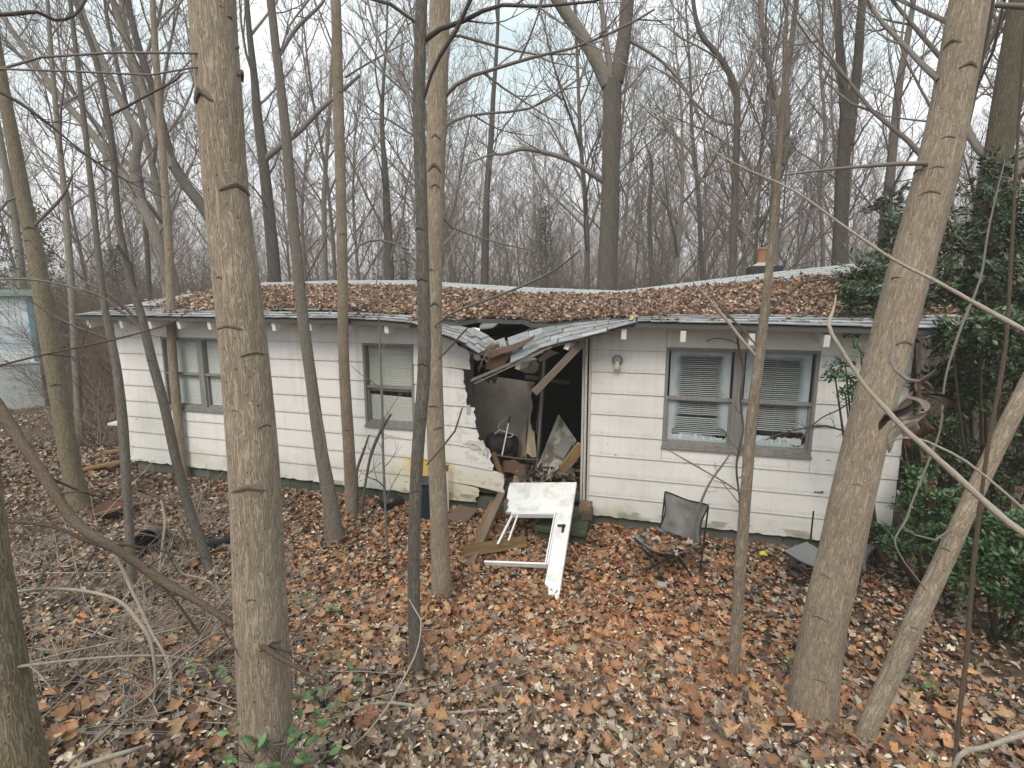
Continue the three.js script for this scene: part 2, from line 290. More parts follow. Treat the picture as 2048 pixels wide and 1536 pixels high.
// left gable and right side siding (seen edge on), sheathing behind
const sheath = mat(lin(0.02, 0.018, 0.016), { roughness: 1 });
hpart('side_wall', box(XL + 0.01, XL + 0.05, 0.02, 2.5, -6, 0), whitePaint); hpart('side_wall', box(XR - 0.05, XR - 0.01, 0.02, 2.5, -6, 0), whitePaint);
{
  const list = [];
  const seg = (x0, x1, y0, y1) => list.push(box(x0, x1, y0, y1, -0.09, -0.002));
  seg(XL + 0.05, WIN[0].x0, 0.05, 2.5); seg(WIN[0].x0, WIN[0].x1, 0.05, WIN[0].y0); seg(WIN[0].x0, WIN[0].x1, WIN[0].y1, 2.5);
  seg(WIN[0].x1, WIN[1].x0, 0.05, 2.48); seg(WIN[1].x0, WIN[1].x1, 0.02, WIN[1].y0); seg(WIN[1].x0, WIN[1].x1, WIN[1].y1, 2.42); seg(WIN[1].x1, -1.92, -0.02, 2.38);
  seg(0.06, WIN[2].x0, 0.02, 2.48); seg(WIN[2].x0, WIN[2].x1, 0.02, WIN[2].y0); seg(WIN[2].x0, WIN[2].x1, WIN[2].y1, 2.48); seg(WIN[2].x1, XR - 0.05, 0.02, 2.48);
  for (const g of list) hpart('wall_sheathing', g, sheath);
  // gable triangles, back wall, floor
  const tri = X => { const s = new THREE.Shape([[0, 2.5], [-6, 2.5], [-3, roofY(X, -3) - 0.07], [0, roofY(X, 0) - 0.06]].map(p => new THREE.Vector2(p[0], p[1]))); const g = new THREE.ExtrudeGeometry(s, { depth: 0.03, bevelEnabled: false }); g.rotateY(-Math.PI / 2); g.translate(X, 0, 0); return g; };
  hpart('gable_wall', tri(XL + 0.045), whitePaint); hpart('gable_wall', tri(XR - 0.012), whitePaint);
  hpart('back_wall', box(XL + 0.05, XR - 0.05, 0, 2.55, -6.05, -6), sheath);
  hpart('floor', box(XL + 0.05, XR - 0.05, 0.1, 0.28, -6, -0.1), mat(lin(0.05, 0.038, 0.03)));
}
// foundation blocks
{
  const fm = ['#5c5f56', '#54584d', '#63655e', '#4c5346'].map((c, i) => mat(new THREE.Color(c), { roughness: 1, bumpMap: soil.map, bumpScale: 0.004 }));
  const mortar = mat(lin(0.22, 0.21, 0.19), { roughness: 1 });
  hpart('foundation', box(XL + 0.06, XR - 0.05, -0.6, 0.03, -0.22, -0.055), mortar);
  const bg = rbox(0.392, 0.19, 0.06, 0.008, 1), r = mulberry(5);
  for (let row = 0; row < 3; row++) for (let i = 0; i < 29; i++) {
    const x = XL + 0.27 + i * 0.4 + (row % 2) * 0.2; if (x > XR - 0.2 || (x > -1.0 && x < 0.1)) continue;
    const b = part('foundation_block', bg, fm[Math.floor(r() * 4)], house); b.position.set(x, -0.07 - row * 0.2 + YO + (left(x) ? 0.03 : 0), -0.068 + (r() - 0.5) * 0.006);
  }
}
// door frame by the opening
hpart('door_frame', join([bar(V(0.0, 0.12, 0.018), V(-0.012, 2.43, 0.018), 0.085, 0.03, V(1, 0, 0)), bar(V(-0.045, 0.14, -0.03), V(-0.05, 2.4, -0.03), 0.03, 0.09, V(0, 0, 1)), bar(V(0.045, 0.1, 0.03), V(0.04, 2.46, 0.03), 0.03, 0.02, V(0, 0, 1))]), mat(lin(1, 1, 1), { map: woodTex(15, [0.60, 0.58, 0.55], [0.86, 0.85, 0.83]) }));

// ---------------------------------------------------------------- windows
const frameMat = mat(lin(1, 1, 1), { map: woodTex(16, [0.42, 0.415, 0.40], [0.60, 0.595, 0.58]), roughness: 0.7 });
const glass = new THREE.MeshPhysicalMaterial({ color: lin(0.93, 0.95, 0.95), transmission: 1, thickness: 0, roughness: 0.03, ior: 1.5, side: THREE.DoubleSide });
const blindMats = [mat(lin(0.80, 0.79, 0.74), { roughness: 0.6 }), mat(lin(0.72, 0.70, 0.63), { roughness: 0.6 }), mat(lin(0.80, 0.80, 0.79), { roughness: 0.5 })];
function windowUnit(w, label, mullX, railY, pitch, tilt, slatMat, inset, missing, sagR) {
  const g = new THREE.Group(); g.name = numbered('window'); house.add(g); g.position.set(w.x0, w.y0 + YO, 0); g.userData.label = label;
  const W = w.x1 - w.x0, H = w.y1 - w.y0, ft = 0.05, z0 = -0.09, z1 = 0.03;
  const P = (n, geo, m) => part(n, geo, m, g);
  P('frame', join([box(0, W, 0, ft, z0, z1), box(0, W, H - 0.035, H, z0, z1), box(0, 0.035, ft, H - 0.035, z0, z1 - 0.003), box(W - 0.035, W, ft, H - 0.035, z0, z1 - 0.003)]), frameMat);
  P('sill', join([box(-0.01, W + 0.01, -0.025, -0.001, -0.02, z1 + 0.022)]), frameMat);
  const cols = mullX ? [[0.035, mullX - w.x0 - 0.055], [mullX - w.x0 + 0.055, W - 0.035]] : [[0.035, W - 0.035]];
  if (mullX) P('mullion', box(mullX - w.x0 - 0.055, mullX - w.x0 + 0.055, ft, H - 0.035, z0, z1 - 0.006), frameMat);
  const ry = railY - w.y0;
  cols.forEach(([a, b], ci) => {
    P('meeting_rail', box(a, b, ry - 0.018, ry + 0.018, -0.055, 0.012), frameMat);
    P('sash', join([box(a, a + 0.024, ft, ry - 0.018, -0.05, -0.012), box(b - 0.024, b, ft, ry - 0.018, -0.05, -0.012), box(a + 0.024, b - 0.024, ft, ft + 0.026, -0.05, -0.012)]), frameMat);
    P('pane', box(a + 0.004, b - 0.004, ry + 0.018, H - 0.035, -0.030, -0.026), glass);
    P('pane', box(a + 0.024, b - 0.024, ft + 0.026, ry - 0.018, -0.036, -0.032), glass);
    const sl = [], r = mulberry(Math.round(w.x0 * 100) + ci + 5000);
    let n = 0;
    for (let y = H - 0.05; y > ft + 0.015; y -= pitch, n++) {
      if (missing(ci, y / H, r)) continue;
      const t = tilt + (r() - 0.5) * 0.12, half = 0.0125, dz = Math.cos(t) * half, dy = Math.sin(t) * half, L = a + inset, R = b - inset, q = (r() - 0.5) * 0.003, sg = sagR(ci, y / H);
      const geo = new THREE.BufferGeometry();
      geo.setAttribute('position', new THREE.Float32BufferAttribute([L, y - dy, -0.068 + dz, R, y - dy + q + sg, -0.068 + dz, R, y + dy + q + sg, -0.068 - dz, L, y + dy, -0.068 - dz], 3)); geo.setAttribute('uv', new THREE.Float32BufferAttribute([0, 0, 1, 0, 1, 1, 0, 1], 2)); geo.setIndex([0, 1, 2, 0, 2, 3]); geo.computeVertexNormals();
      sl.push(geo);
    }
    const bl = P('blind', join(sl), slatMat); bl.userData.kind = 'stuff';
    const cords = new MB(); for (const f of [0.15, 0.5, 0.85]) cords.tube([V(lerp(a, b, f), H - 0.04, -0.055), V(lerp(a, b, f), ft + 0.02, -0.055)], [0.0012, 0.0012], 3); P('blind_cord', cords.geo(), slatMat);
  });
  return { g, cols, H, W, ry, ft };
}
windowUnit(WIN[0], 'window with a grey cross frame and closed pale blinds', -6.255, 1.655, 0.025, 1.0, blindMats[0], 0.01, () => false, () => 0);
windowUnit(WIN[1], 'narrow window with one broken yellowed blind', null, 1.6, 0.025, 0.95, blindMats[1], 0.01, (c, y) => (y < 0.42 && y > 0.385), (c, y) => y < 0.4 ? -0.03 : 0);
const w3 = windowUnit(WIN[2], 'wide double window with fogged glass and open blinds', 1.806, 1.65, 0.0245, 0.22, blindMats[2], 0.035, (c, y, r) => c === 0 ? (y < 0.13 || (y > 0.3 && y < 0.32)) : y < 0.2, () => 0);
{
  // milky film left between the sheets of the broken double glazing: thick at the edges, clear in the middle
  const film = (seed, lo) => mat(lin(0.66, 0.70, 0.74), { roughness: 0.9, transparent: true, alphaMap: tex(256, 256, (u, v) => {
    const d = (fbm(u * 5, v * 5, seed, 4) - 0.5) * 0.16, e = Math.min(u / 0.24, (1 - u) / 0.24, (1 - v) / (lo ? 0.06 : 0.20), lo ? v / 0.22 : v / 0.03 + 0.4);
    let a = 0.93 * (1 - smooth(0.25, 1.0, e + d * 2)); a = Math.max(a, 0.05);
    if (lo) { const hole = smooth(0.17, 0.12, Math.hypot((u - 0.2) * 1.2, (v - 0.2) * 1.1) + d * 0.4) + smooth(0.15, 0.1, Math.hypot(u - 0.88, (v - 0.2) * 0.8) + d * 0.4); a *= 1 - clamp(hole); }
    return a * (0.9 + 0.1 * fbm(u * 30, v * 4, seed + 5, 2));
  }, false, false) });
  w3.cols.forEach(([a, b], ci) => {
    for (const [y0, y1, lo] of [[w3.ry + 0.018, w3.H - 0.035, false], [w3.ft + 0.026, w3.ry - 0.018, true]]) {
      const g = new THREE.PlaneGeometry(b - a - 0.05, y1 - y0 - 0.004); g.translate((a + b) / 2, (y0 + y1) / 2, -0.045); part('fogging', g, film(400 + ci * 20 + (lo ? 7 : 0), lo), w3.g).userData.label = 'milky fogging between the panes';
    }
    // torn white curtain scraps caught at the bottom of the lower pane
    const r = mulberry(60 + ci), list = [];
    for (let i = 0; i < 5; i++) { const x = lerp(a + 0.06, b - 0.22, i / 4), wd = 0.12 + r() * 0.1, hh = 0.03 + r() * 0.08; const pg = new THREE.PlaneGeometry(wd, hh, 6, 3), p = pg.attributes.position; for (let q = 0; q < p.count; q++) p.setXYZ(q, p.getX(q) + x + 0.08, p.getY(q) + w3.ft + 0.05 + hh / 2 + (r() - 0.5) * 0.02, -0.050 + Math.sin(p.getX(q) * 40 + i) * 0.006); pg.computeVertexNormals(); list.push(pg); }
    part('curtain_scrap', join(list), blindMats[2], w3.g);
  });
}
// porch lamp beside the doorway
{
  const g = new THREE.Group(); g.name = numbered('porch_lamp'); house.add(g); g.position.set(0.38, 2.06 + YO, 0.02); g.userData.label = 'round porch lamp with a bare glass jar';
  const base = new THREE.LatheGeometry([[0.0, 0], [0.062, 0], [0.064, 0.012], [0.055, 0.022], [0.04, 0.03], [0, 0.032]].map(p => new THREE.Vector2(...p)), 24); base.rotateX(Math.PI / 2); base.translate(0, 0.045, 0);
  part('base', base, mat(lin(0.34, 0.33, 0.31), { roughness: 0.5 }), g);
  const ring = new THREE.TorusGeometry(0.06, 0.008, 8, 28); ring.translate(0, 0.045, 0.032); part('ring', ring, mat(lin(0.2, 0.19, 0.18), { roughness: 0.4 }), g);
  const jar = new THREE.LatheGeometry([[0.026, 0.04], [0.03, 0.01], [0.042, -0.02], [0.040, -0.055], [0.026, -0.075], [0, -0.082]].map(p => new THREE.Vector2(...p)), 20); jar.translate(0, -0.005, 0.06);
  part('glass_jar', jar, mat(lin(0.55, 0.54, 0.50), { roughness: 0.25 }), g);
}
// small mark low on the wall
hpart('hook', join([box(2.72, 2.82, 0.60, 0.612, 0.026, 0.034), box(2.79, 2.815, 0.612, 0.625, 0.026, 0.034)]), mat(lin(0.12, 0.12, 0.12)));
hpart('house_wire', rope([V(1.42, 2.36, 0.045), V(1.5, 2.4, 0.05), V(1.65, 2.39, 0.05), V(1.8, 2.32, 0.05)], 0.005, 0.004, 5), mat(lin(0.16, 0.05, 0.03)));

// ---------------------------------------------------------------- roof
const shTex = tex(256, 256, (u, v) => { const n = fbm(u * 60, v * 60, 501, 2, 60, 60), m = fbm(u * 5, v * 5, 511, 3, 5, 5); const g = 0.50 + 0.20 * (n - 0.5) + 0.16 * (m - 0.5); return [g, g, g * 1.005]; });
const shMats = [1.25, 1.5, 1.75, 1.35, 1.05].map(t => mat(lin(t, t, t * 0.99), { map: shTex, roughness: 0.95 }));
const shBrown = mat(lin(0.115, 0.066, 0.045), { roughness: 0.95 });
const deckMat = mat(lin(0.095, 0.092, 0.088), { map: null, roughness: 1 });
function sheet(f, ns, nt, th, us = 8) {                                   // a curved slab: f(s, t) gives its upper face
  const P = [], U = [], I = [], idx = [];
  for (const lay of [0, -th]) for (let j = 0; j <= nt; j++) for (let i = 0; i <= ns; i++) { const q = f(i / ns, j / nt); P.push(q.x, q.y + lay, q.z); U.push(i / ns * us, j / nt); }
  const w = ns + 1, n = w * (nt + 1), id = (l, i, j) => l * n + j * w + i;
  for (let j = 0; j < nt; j++) for (let i = 0; i < ns; i++) { I.push(id(0, i, j), id(0, i + 1, j), id(0, i + 1, j + 1), id(0, i, j), id(0, i + 1, j + 1), id(0, i, j + 1)); I.push(id(1, i, j), id(1, i + 1, j + 1), id(1, i + 1, j), id(1, i, j), id(1, i, j + 1), id(1, i + 1, j + 1)); }
  const rim = (a, b) => I.push(id(0, ...a), id(1, ...a), id(1, ...b), id(0, ...a), id(1, ...b), id(0, ...b));
  for (let i = 0; i < ns; i++) { rim([i, 0], [i + 1, 0]); rim([i + 1, nt], [i, nt]); }
  for (let j = 0; j < nt; j++) { rim([0, j + 1], [0, j]); rim([ns, j], [ns, j + 1]); }
  const g = new THREE.BufferGeometry(); g.setAttribute('position', new THREE.Float32BufferAttribute(P, 3)); g.setAttribute('uv', new THREE.Float32BufferAttribute(U, 2)); g.setIndex(I);
  return toCreasedNormals(g, 0.6);
}
const roofX = s => lerp(RX0, RX1, s);
const roof = hpart('roof', join([
  sheet((s, t) => { const X = roofX(s), z = lerp(tab(CUT, X), RZ, t); return V(X, roofY(X, z) - 0.014, z); }, 246, 10, 0.05),
  sheet((s, t) => { const X = roofX(s), z = lerp(RZ - 0.001, -6.5, t); return V(X, roofY(X, z) - 0.014, z); }, 40, 4, 0.05)]), deckMat);
// soffit boards under the overhang are white painted; fascia edge
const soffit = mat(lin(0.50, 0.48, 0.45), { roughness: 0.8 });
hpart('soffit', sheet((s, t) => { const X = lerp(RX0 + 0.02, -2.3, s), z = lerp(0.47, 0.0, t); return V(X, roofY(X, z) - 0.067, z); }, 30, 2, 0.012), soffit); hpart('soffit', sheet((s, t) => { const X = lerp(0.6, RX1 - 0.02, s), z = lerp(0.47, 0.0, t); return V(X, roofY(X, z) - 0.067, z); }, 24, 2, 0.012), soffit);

// shingles that can be told apart: the bare strip along the eave and the torn flaps
const tabGeo = [0, 1, 2, 3].map(v => { const r = mulberry(40 + v), g = rbox(0.288, 0.012, 0.185, 0.003, 1), p = g.attributes.position; const a = (r() - 0.5) * 0.014, b = (r() - 0.5) * 0.014; for (let i = 0; i < p.count; i++) { const fr = p.getZ(i) > 0 ? 1 : 0; p.setY(i, p.getY(i) + fr * (a * (p.getX(i) > 0 ? 1 : 0) + b * (p.getX(i) < 0 ? 1 : 0) + 0.004)); p.setZ(i, p.getZ(i) + fr * (r() - 0.5) * 0.006); } return g; });
let shingles = 0; const shr = mulberry(66);
function shingle(pos, ex, ez, sx = 1, m = null) {
  const ey = ez.clone().cross(ex).normalize(); const zz = ex.clone().cross(ey).normalize();
  const o = part('shingle', tabGeo[Math.floor(shr() * 4)], m || shMats[Math.floor(shr() * 5)], roof);
  o.matrix.makeBasis(ex, ey, zz).setPosition(pos.x, pos.y + YO, pos.z); o.matrix.decompose(o.position, o.quaternion, o.scale); o.scale.x = sx; shingles++;
}
const EXPO = 0.135;
for (const [xa, xb, rows] of [[RX0 + 0.02, -2.2, 5], [0.62, RX1 - 0.02, 4]]) for (let k = 0; k < rows; k++) {
  if (k === 4 && false) continue;
  for (let x = xa + (k % 2) * 0.15 - 0.15; x < xb; x += 0.3) {
    const l = Math.max(x, xa), r = Math.min(x + 0.3, xb); if (r - l < 0.04) continue;
    const X = (l + r) / 2, z = 0.435 - k * EXPO;
    if (k >= 3 && fbm(X * 1.1, k * 3, 620, 2) > 0.56) continue;       // hidden below the leaves
    const p = V(X, roofY(X, z) + 0.002 + (shr() - 0.5) * 0.003, z), ex = V(0.2, roofY(X + 0.1, z) - roofY(X - 0.1, z), 0).normalize(), ez = V(0, roofY(X, z + 0.1) - roofY(X, z - 0.1) + 0.014, 0.2).normalize();
    shingle(p, ex, ez, (r - l - 0.003) / 0.288);
  }
}
// torn flaps
const curve = a => new THREE.CatmullRomCurve3(a);
const RE = curve([V(0.62, 2.607, 0.5), hp(1171, 673, 0.5), hp(1088, 694, 0.5), hp(1036, 719, 0.49), hp(942, 762, 0.46)]);
const RB = curve([V(0.62, 2.66, 0.12), hp(1180, 640, 0.02), hp(1110, 652, -0.02), hp(1060, 664, 0.02), hp(985, 689, 0.16)]);
const flapR = (s, t) => RE.getPoint(s).lerp(RB.getPoint(s), t);
// how far along the flap each course still holds together
hpart('torn_roof_edge', sheet((s, t) => flapR(s * lerp(0.74, 0.98, t), lerp(0.0, 1, t)).add(V(0, -0.012, 0)), 30, 6, 0.02), deckMat).userData.label = 'torn sagging strip of roof edge over the hole';
for (let k = 0; k < 4; k++) {
  const end = [0.70, 0.74, 0.82, 0.95][k];
  for (let s = 0.01 + (k % 2) * 0.07; s < end; s += 0.135) {
    const t = 0.125 + k * 0.25, p = flapR(s + 0.065, t), ex = flapR(Math.min(1, s + 0.13), t).sub(flapR(s, t)), L = ex.length(); ex.normalize();
    const ez = flapR(s + 0.065, t - 0.1).sub(flapR(s + 0.065, t + 0.1)).normalize(); ez.y += 0.10; ez.normalize();
    p.y += 0.006 + (shr() - 0.3) * 0.006; shingle(p, ex, ez, Math.max(0.4, (L + 0.004) / 0.288));
  }
}
// the bare eave boards that hang on below the last shingles
hpart('eave_board', join([bar(RE.getPoint(0.45).add(V(0, -0.03, 0.0)), RE.getPoint(1).add(V(0, 0.0, 0)), 0.03, 0.022), bar(RE.getPoint(0.5).add(V(0, -0.055, 0.03)), RE.getPoint(1).add(V(0.05, -0.03, 0.02)), 0.02, 0.016), bar(RE.getPoint(0.52).add(V(0, -0.02, -0.05)), RE.getPoint(0.99).add(V(-0.02, 0.01, -0.03)), 0.022, 0.014)]), woodGrey);
const LE = curve([V(-2.24, 2.565, 0.5), hp(884, 669, 0.5), hp(925, 684, 0.48), hp(962, 706, 0.46)]);
const LB = curve([V(-2.24, 2.63, 0.06), hp(900, 651, 0.05), hp(950, 662, 0.1), hp(992, 690, 0.22)]);
const flapL = (s, t) => LE.getPoint(s).lerp(LB.getPoint(s), t);
hpart('torn_roof_edge', sheet((s, t) => flapL(s, t).add(V(0, -0.012, 0)), 18, 5, 0.02), deckMat).userData.label = 'left stub of roof edge bent down into the hole';
for (let k = 0; k < 4; k++) for (let s = 0.01 + (k % 2) * 0.1; s < 0.9; s += 0.245) {
  const t = 0.125 + k * 0.25, e = Math.min(1, s + 0.24), p = flapL((s + e) / 2, t), ex = flapL(e, t).sub(flapL(s, t)), L = ex.length(); ex.normalize();
  const ez = flapL((s + e) / 2, t - 0.1).sub(flapL((s + e) / 2, t + 0.1)).normalize(); ez.y += 0.08; ez.normalize(); p.y += 0.008; shingle(p, ex, ez, Math.max(0.3, (L + 0.003) / 0.288), shMats[[0, 3, 4, 0][k]]);
}
// an older brown layer of shingles exposed under the flap
function quadSheet(a, b, c, d, th = 0.008, wob = 0.012, seed = 1) { const r = mulberry(seed), ph = r() * 6; return sheet((s, t) => a.clone().lerp(b, s).lerp(d.clone().lerp(c, s), t).add(V(0, Math.sin(s * 5 + ph) * wob, Math.cos(s * 4 + t * 3 + ph) * wob)), 8, 4, th, 1); }
[[[937, 706, 0.42], [981, 714, 0.44], [985, 696, 0.36], [944, 695, 0.36]],
 [[981, 714, 0.45], [1026, 701, 0.46], [1032, 689, 0.38], [984, 699, 0.36]],
 [[1020, 704, 0.46], [1068, 678, 0.48], [1070, 670, 0.4], [1028, 688, 0.38]],
 [[970, 737, 0.36], [1004, 735, 0.38], [1026, 704, 0.4], [975, 716, 0.38]],
 [[984, 744, 0.33], [1002, 742, 0.33], [1010, 728, 0.36], [978, 733, 0.36]]].forEach((q, i) => { hpart('old_shingle', quadSheet(...q.map(p => hp(...p)), 0.006, 0.008, 30 + i), shBrown); });
// rafter tails, white ends under the eave
for (const [px, py, w, tip] of [[178, 643, 1, 0.42], [243, 644, 1], [300.5, 645, 1], [358, 645, 1], [419, 646, 1], [482, 647, 1], [548, 648, 1], [619.5, 647, 1], [695, 649, 1], [773, 652, 1], [1036, 729, 1, 0.4], [1134, 689, 1, 0.44], [1248, 662, 1], [1366.6, 667, 1], [1504, 673, 1], [1654, 676, 1]]) {
  const e = hp(px, py, tip || 0.45), sl = px > 1000 && px < 1150; const g = rbox(0.06, sl ? 0.085 : 0.13, 1.0, 0.004, 1); g.translate(0, 0, -0.5); g.rotateX(sl ? -0.05 : 0.17); if (sl) g.rotateZ(-0.28); g.translate(e.x, e.y - (sl ? 0.02 : 0.035), e.z + 0.015);
  hpart('rafter_tail', g, mat(lin(0.70, 0.69, 0.66), { roughness: 0.75 }));
}
// plywood edge and a white scrap at the roof hole, ragged deck slab behind it
hpart('roof_deck_scrap', join([quadSheet(hp(941, 662, 0.12), hp(958, 666, 0.1), hp(960, 657, 0.02), hp(944, 655, 0.02), 0.01, 0.003, 4)]), whitePaint);
hpart('broken_decking', join([quadSheet(hp(958, 657, -0.22), hp(988, 652, -0.22), hp(996, 646, -0.32), hp(962, 647, -0.32), 0.02, 0.004, 9), bar(hp(1056, 664, -0.3), hp(1076, 650, -0.25), 0.04, 0.05)]), mat(lin(0.20, 0.21, 0.19)));
// ridge caps: too small to pick apart
{
  const list = []; const r = mulberry(91);
  for (let k = 0; k < 9; k++) for (let x = RX0 + 0.02 + (k % 2) * 0.12; x < RX1 - 0.15; x += 0.25) { const X = x + 0.12, z = RZ + 0.07 + k * 0.125, g = tabGeo[Math.floor(r() * 4)].clone(); g.scale(0.83, 1, 0.8); g.applyMatrix4(new THREE.Matrix4().makeBasis(V(1, (roofY(X + 0.1, z) - roofY(X - 0.1, z)) / 0.2, 0).normalize(), V(0, 1, 0), V(0, -0.22, 1).normalize())); g.translate(X, roofY(X, z) + 0.008 - k * 0.003 + r() * 0.005, z); list.push(g); }
  // left rake strip
  for (let z = 0.3; z > RZ; z -= 0.135) for (let k = 0; k < 3; k++) { const X = RX0 + 0.16 + k * 0.3 + r() * 0.02, g = tabGeo[Math.floor(r() * 4)].clone(); g.rotateX(0.18); g.translate(X, roofY(X, z) + 0.004, z); if (z < -0.25) list.push(g); }
  const m = hpart('ridge_shingles', join(list), shMats[2], roof); m.position.y -= YO; m.geometry.translate(0, 0, 0); m.userData.kind = 'stuff'; m.position.y = 0;
}
// chimney pipe and flashing on the far slope
{
  const c = hp(1528, 541, -3.5), g = new THREE.Group(); g.name = numbered('chimney'); house.add(g); g.position.set(c.x, c.y + YO - 0.25, c.z); g.userData.label = 'orange clay chimney pipe on a dark flashing box';
  part('flashing', rbox(0.52, 0.40, 0.5, 0.02), mat(lin(0.03, 0.035, 0.04)), g).position.y = 0.12;
  const cap = new THREE.CylinderGeometry(0.10, 0.26, 0.07, 4, 1); cap.rotateY(Math.PI / 4); cap.translate(-0.03, 0.355, 0); part('cap', cap, mat(lin(0.42, 0.36, 0.30)), g);
  const pipe = new THREE.LatheGeometry([[0.085, 0.38], [0.085, 0.60], [0.1, 0.605], [0.1, 0.64], [0.07, 0.64], [0.07, 0.40]].map(p => new THREE.Vector2(...p)), 18); pipe.translate(-0.04, 0, 0); part('clay_pipe', pipe, mat(lin(0.30, 0.15, 0.09)), g);
}
// ---------------------------------------------------------------- inside the hole
{
  const dry = mat(lin(1, 1, 1), { map: tex(256, 256, (u, v) => { const n = fbm(u * 6, v * 6, 521, 5), s = fbm(u * 18, v * 2, 531, 3); return mix3([0.58, 0.57, 0.54], [0.42, 0.40, 0.36], smooth(0.4, 0.8, n) * 0.6 + s * 0.3); }) });
  const rag = (pts, d = 0.012) => new THREE.ExtrudeGeometry(new THREE.Shape(pts.map(p => new THREE.Vector2(p[0], p[1]))), { depth: d, bevelEnabled: false });
  const uvfix = g => { const p = g.attributes.position, u = g.attributes.uv; for (let i = 0; i < p.count; i++) u.setXY(i, p.getX(i) * 0.4, p.getY(i) * 0.4); return g; };
  const w = rag([[-3.2, 0.28], [-0.98, 0.28], [-0.96, 0.5], [-0.99, 0.7], [-0.93, 0.86], [-0.98, 1.05], [-0.93, 1.25], [-0.97, 1.4], [-0.9, 1.62], [-1.2, 1.65], [-1.5, 1.68], [-1.62, 1.63], [-1.8, 1.66], [-3.2, 1.7]]); uvfix(w); w.translate(0, 0, -0.9);
  hpart('inner_wall', w, dry).userData.label = 'grey wallboard of the inner wall seen through the hole';
  hpart('inner_side_wall', box(-1.905, -1.89, 0.28, 2.2, -0.9, -0.1), dry);
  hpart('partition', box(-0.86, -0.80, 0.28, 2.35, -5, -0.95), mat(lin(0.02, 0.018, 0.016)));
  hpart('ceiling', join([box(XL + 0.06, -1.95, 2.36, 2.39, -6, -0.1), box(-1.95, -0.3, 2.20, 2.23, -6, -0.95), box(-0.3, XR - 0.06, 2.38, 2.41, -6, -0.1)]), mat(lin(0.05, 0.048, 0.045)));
  // stud wood, a sagging beam, insulation
  hpart('wall_stud', bar(V(-0.80, 0.3, -0.62), V(-0.70, 2.1, -0.66), 0.04, 0.09, V(0, 0, 1)), woodGrey); hpart('wall_stud', bar(V(-1.02, 1.72, -0.75), V(-0.35, 1.66, -0.78), 0.05, 0.06), mat(lin(0.06, 0.05, 0.04)));
  hpart('wall_stud', bar(hp(986, 905, -0.12), hp(1008, 962, -0.1), 0.07, 0.05, V(0, 0, 1)), woodBrown);
  hpart('floor_sill', bar(V(-1.55, 0.18, -0.12), V(-0.05, 0.2, -0.12), 0.12, 0.12), mat(lin(0.10, 0.075, 0.05)));
  const ins = new THREE.IcosahedronGeometry(0.15, 4), p = ins.attributes.position; for (let i = 0; i < p.count; i++) { const v = V(p.getX(i), p.getY(i), p.getZ(i)); const k = 1 + (fbm(v.x * 14 + 9, v.y * 14 + v.z * 9 + 5, 541, 3) - 0.5) * 0.8; p.setXYZ(i, v.x * k * 0.95, v.y * k * 0.55, v.z * k * 0.7); } ins.computeVertexNormals(); const q = hp(1058, 735, -0.15); ins.translate(q.x, q.y, q.z); hpart('insulation', ins, mat(lin(0.30, 0.24, 0.17), { roughness: 1 }));
  hpart('ceiling_scrap', join([quadSheet(hp(1086, 708, 0.2), hp(1112, 690, 0.2), hp(1128, 690, 0.1), hp(1092, 694, 0.1), 0.008, 0.01, 3), quadSheet(hp(1076, 715, 0), hp(1100, 700, 0), hp(1118, 706, -0.2), hp(1080, 722, -0.2), 0.008, 0.01, 5)]), mat(lin(0.36, 0.34, 0.31)));
  hpart('torn_paper', join([quadSheet(hp(985, 765, -0.35), hp(992, 768, -0.35), hp(996, 748, -0.35), hp(978, 748, -0.35), 0.004, 0.02, 6), quadSheet(hp(972, 766, -0.3), hp(978, 764, -0.3), hp(982, 748, -0.3), hp(968, 750, -0.3), 0.004, 0.02, 7)]), mat(lin(0.06, 0.04, 0.03)));
}
// white skins peeled off the broken siding ends
[[[925, 884, 0.03], [958, 892, 0.05], [974, 912, 0.06], [966, 878, 0.03]], [[932, 880, 0.03], [950, 884, 0.055], [962, 905, 0.05], [944, 898, 0.035]], [[966, 893, 0.03], [976, 898, 0.06], [973, 916, 0.05], [966, 908, 0.03]], [[932, 813, 0.03], [940, 811, 0.05], [938, 830, 0.05], [934, 826, 0.03]], [[946, 702, 0.03], [956, 706, 0.04], [962, 722, 0.02], [948, 716, 0.03]]].forEach((q, i) => hpart('peeled_skin', quadSheet(...q.map(p => hp(...p)), 0.003, 0.016, 80 + i), mat(lin(0.62, 0.59, 0.56), { roughness: 0.7 })));
{ // twigs and leaf stalks caught in the fold of the torn roof edge
  const r = mulberry(83), mb = new MB(); for (let k = 0; k < 16; k++) { const a = hp(978 + r() * 22, 680 + r() * 14, 0.48), b = hp(952 + r() * 40, 700 + r() * (k < 4 ? 48 : 18), 0.5); mb.tube([a, a.clone().lerp(b, 0.5).add(V((r() - 0.5) * 0.06, 0.03 * r(), 0.03)), b], [0.004, 0.0035, 0.002], 4); } const m = hpart('caught_twigs', mb.geo(), mat(lin(0.26, 0.19, 0.14))); m.userData.kind = 'stuff'; }

// ---------------------------------------------------------------- loose things in and before the hole
const hpw = (px, py, z) => { const p = hp(px, py, z); return hw(p.x, p.y, p.z); };
const rel = (o, p) => p.clone().sub(o);
function boardThing(name, a, b, w, t, m, label, cat, up) { const o = part(name, bar(V(0, 0, 0), rel(a, b), w, t, up), m, scene); o.position.copy(a); return tag(o, label, cat); }

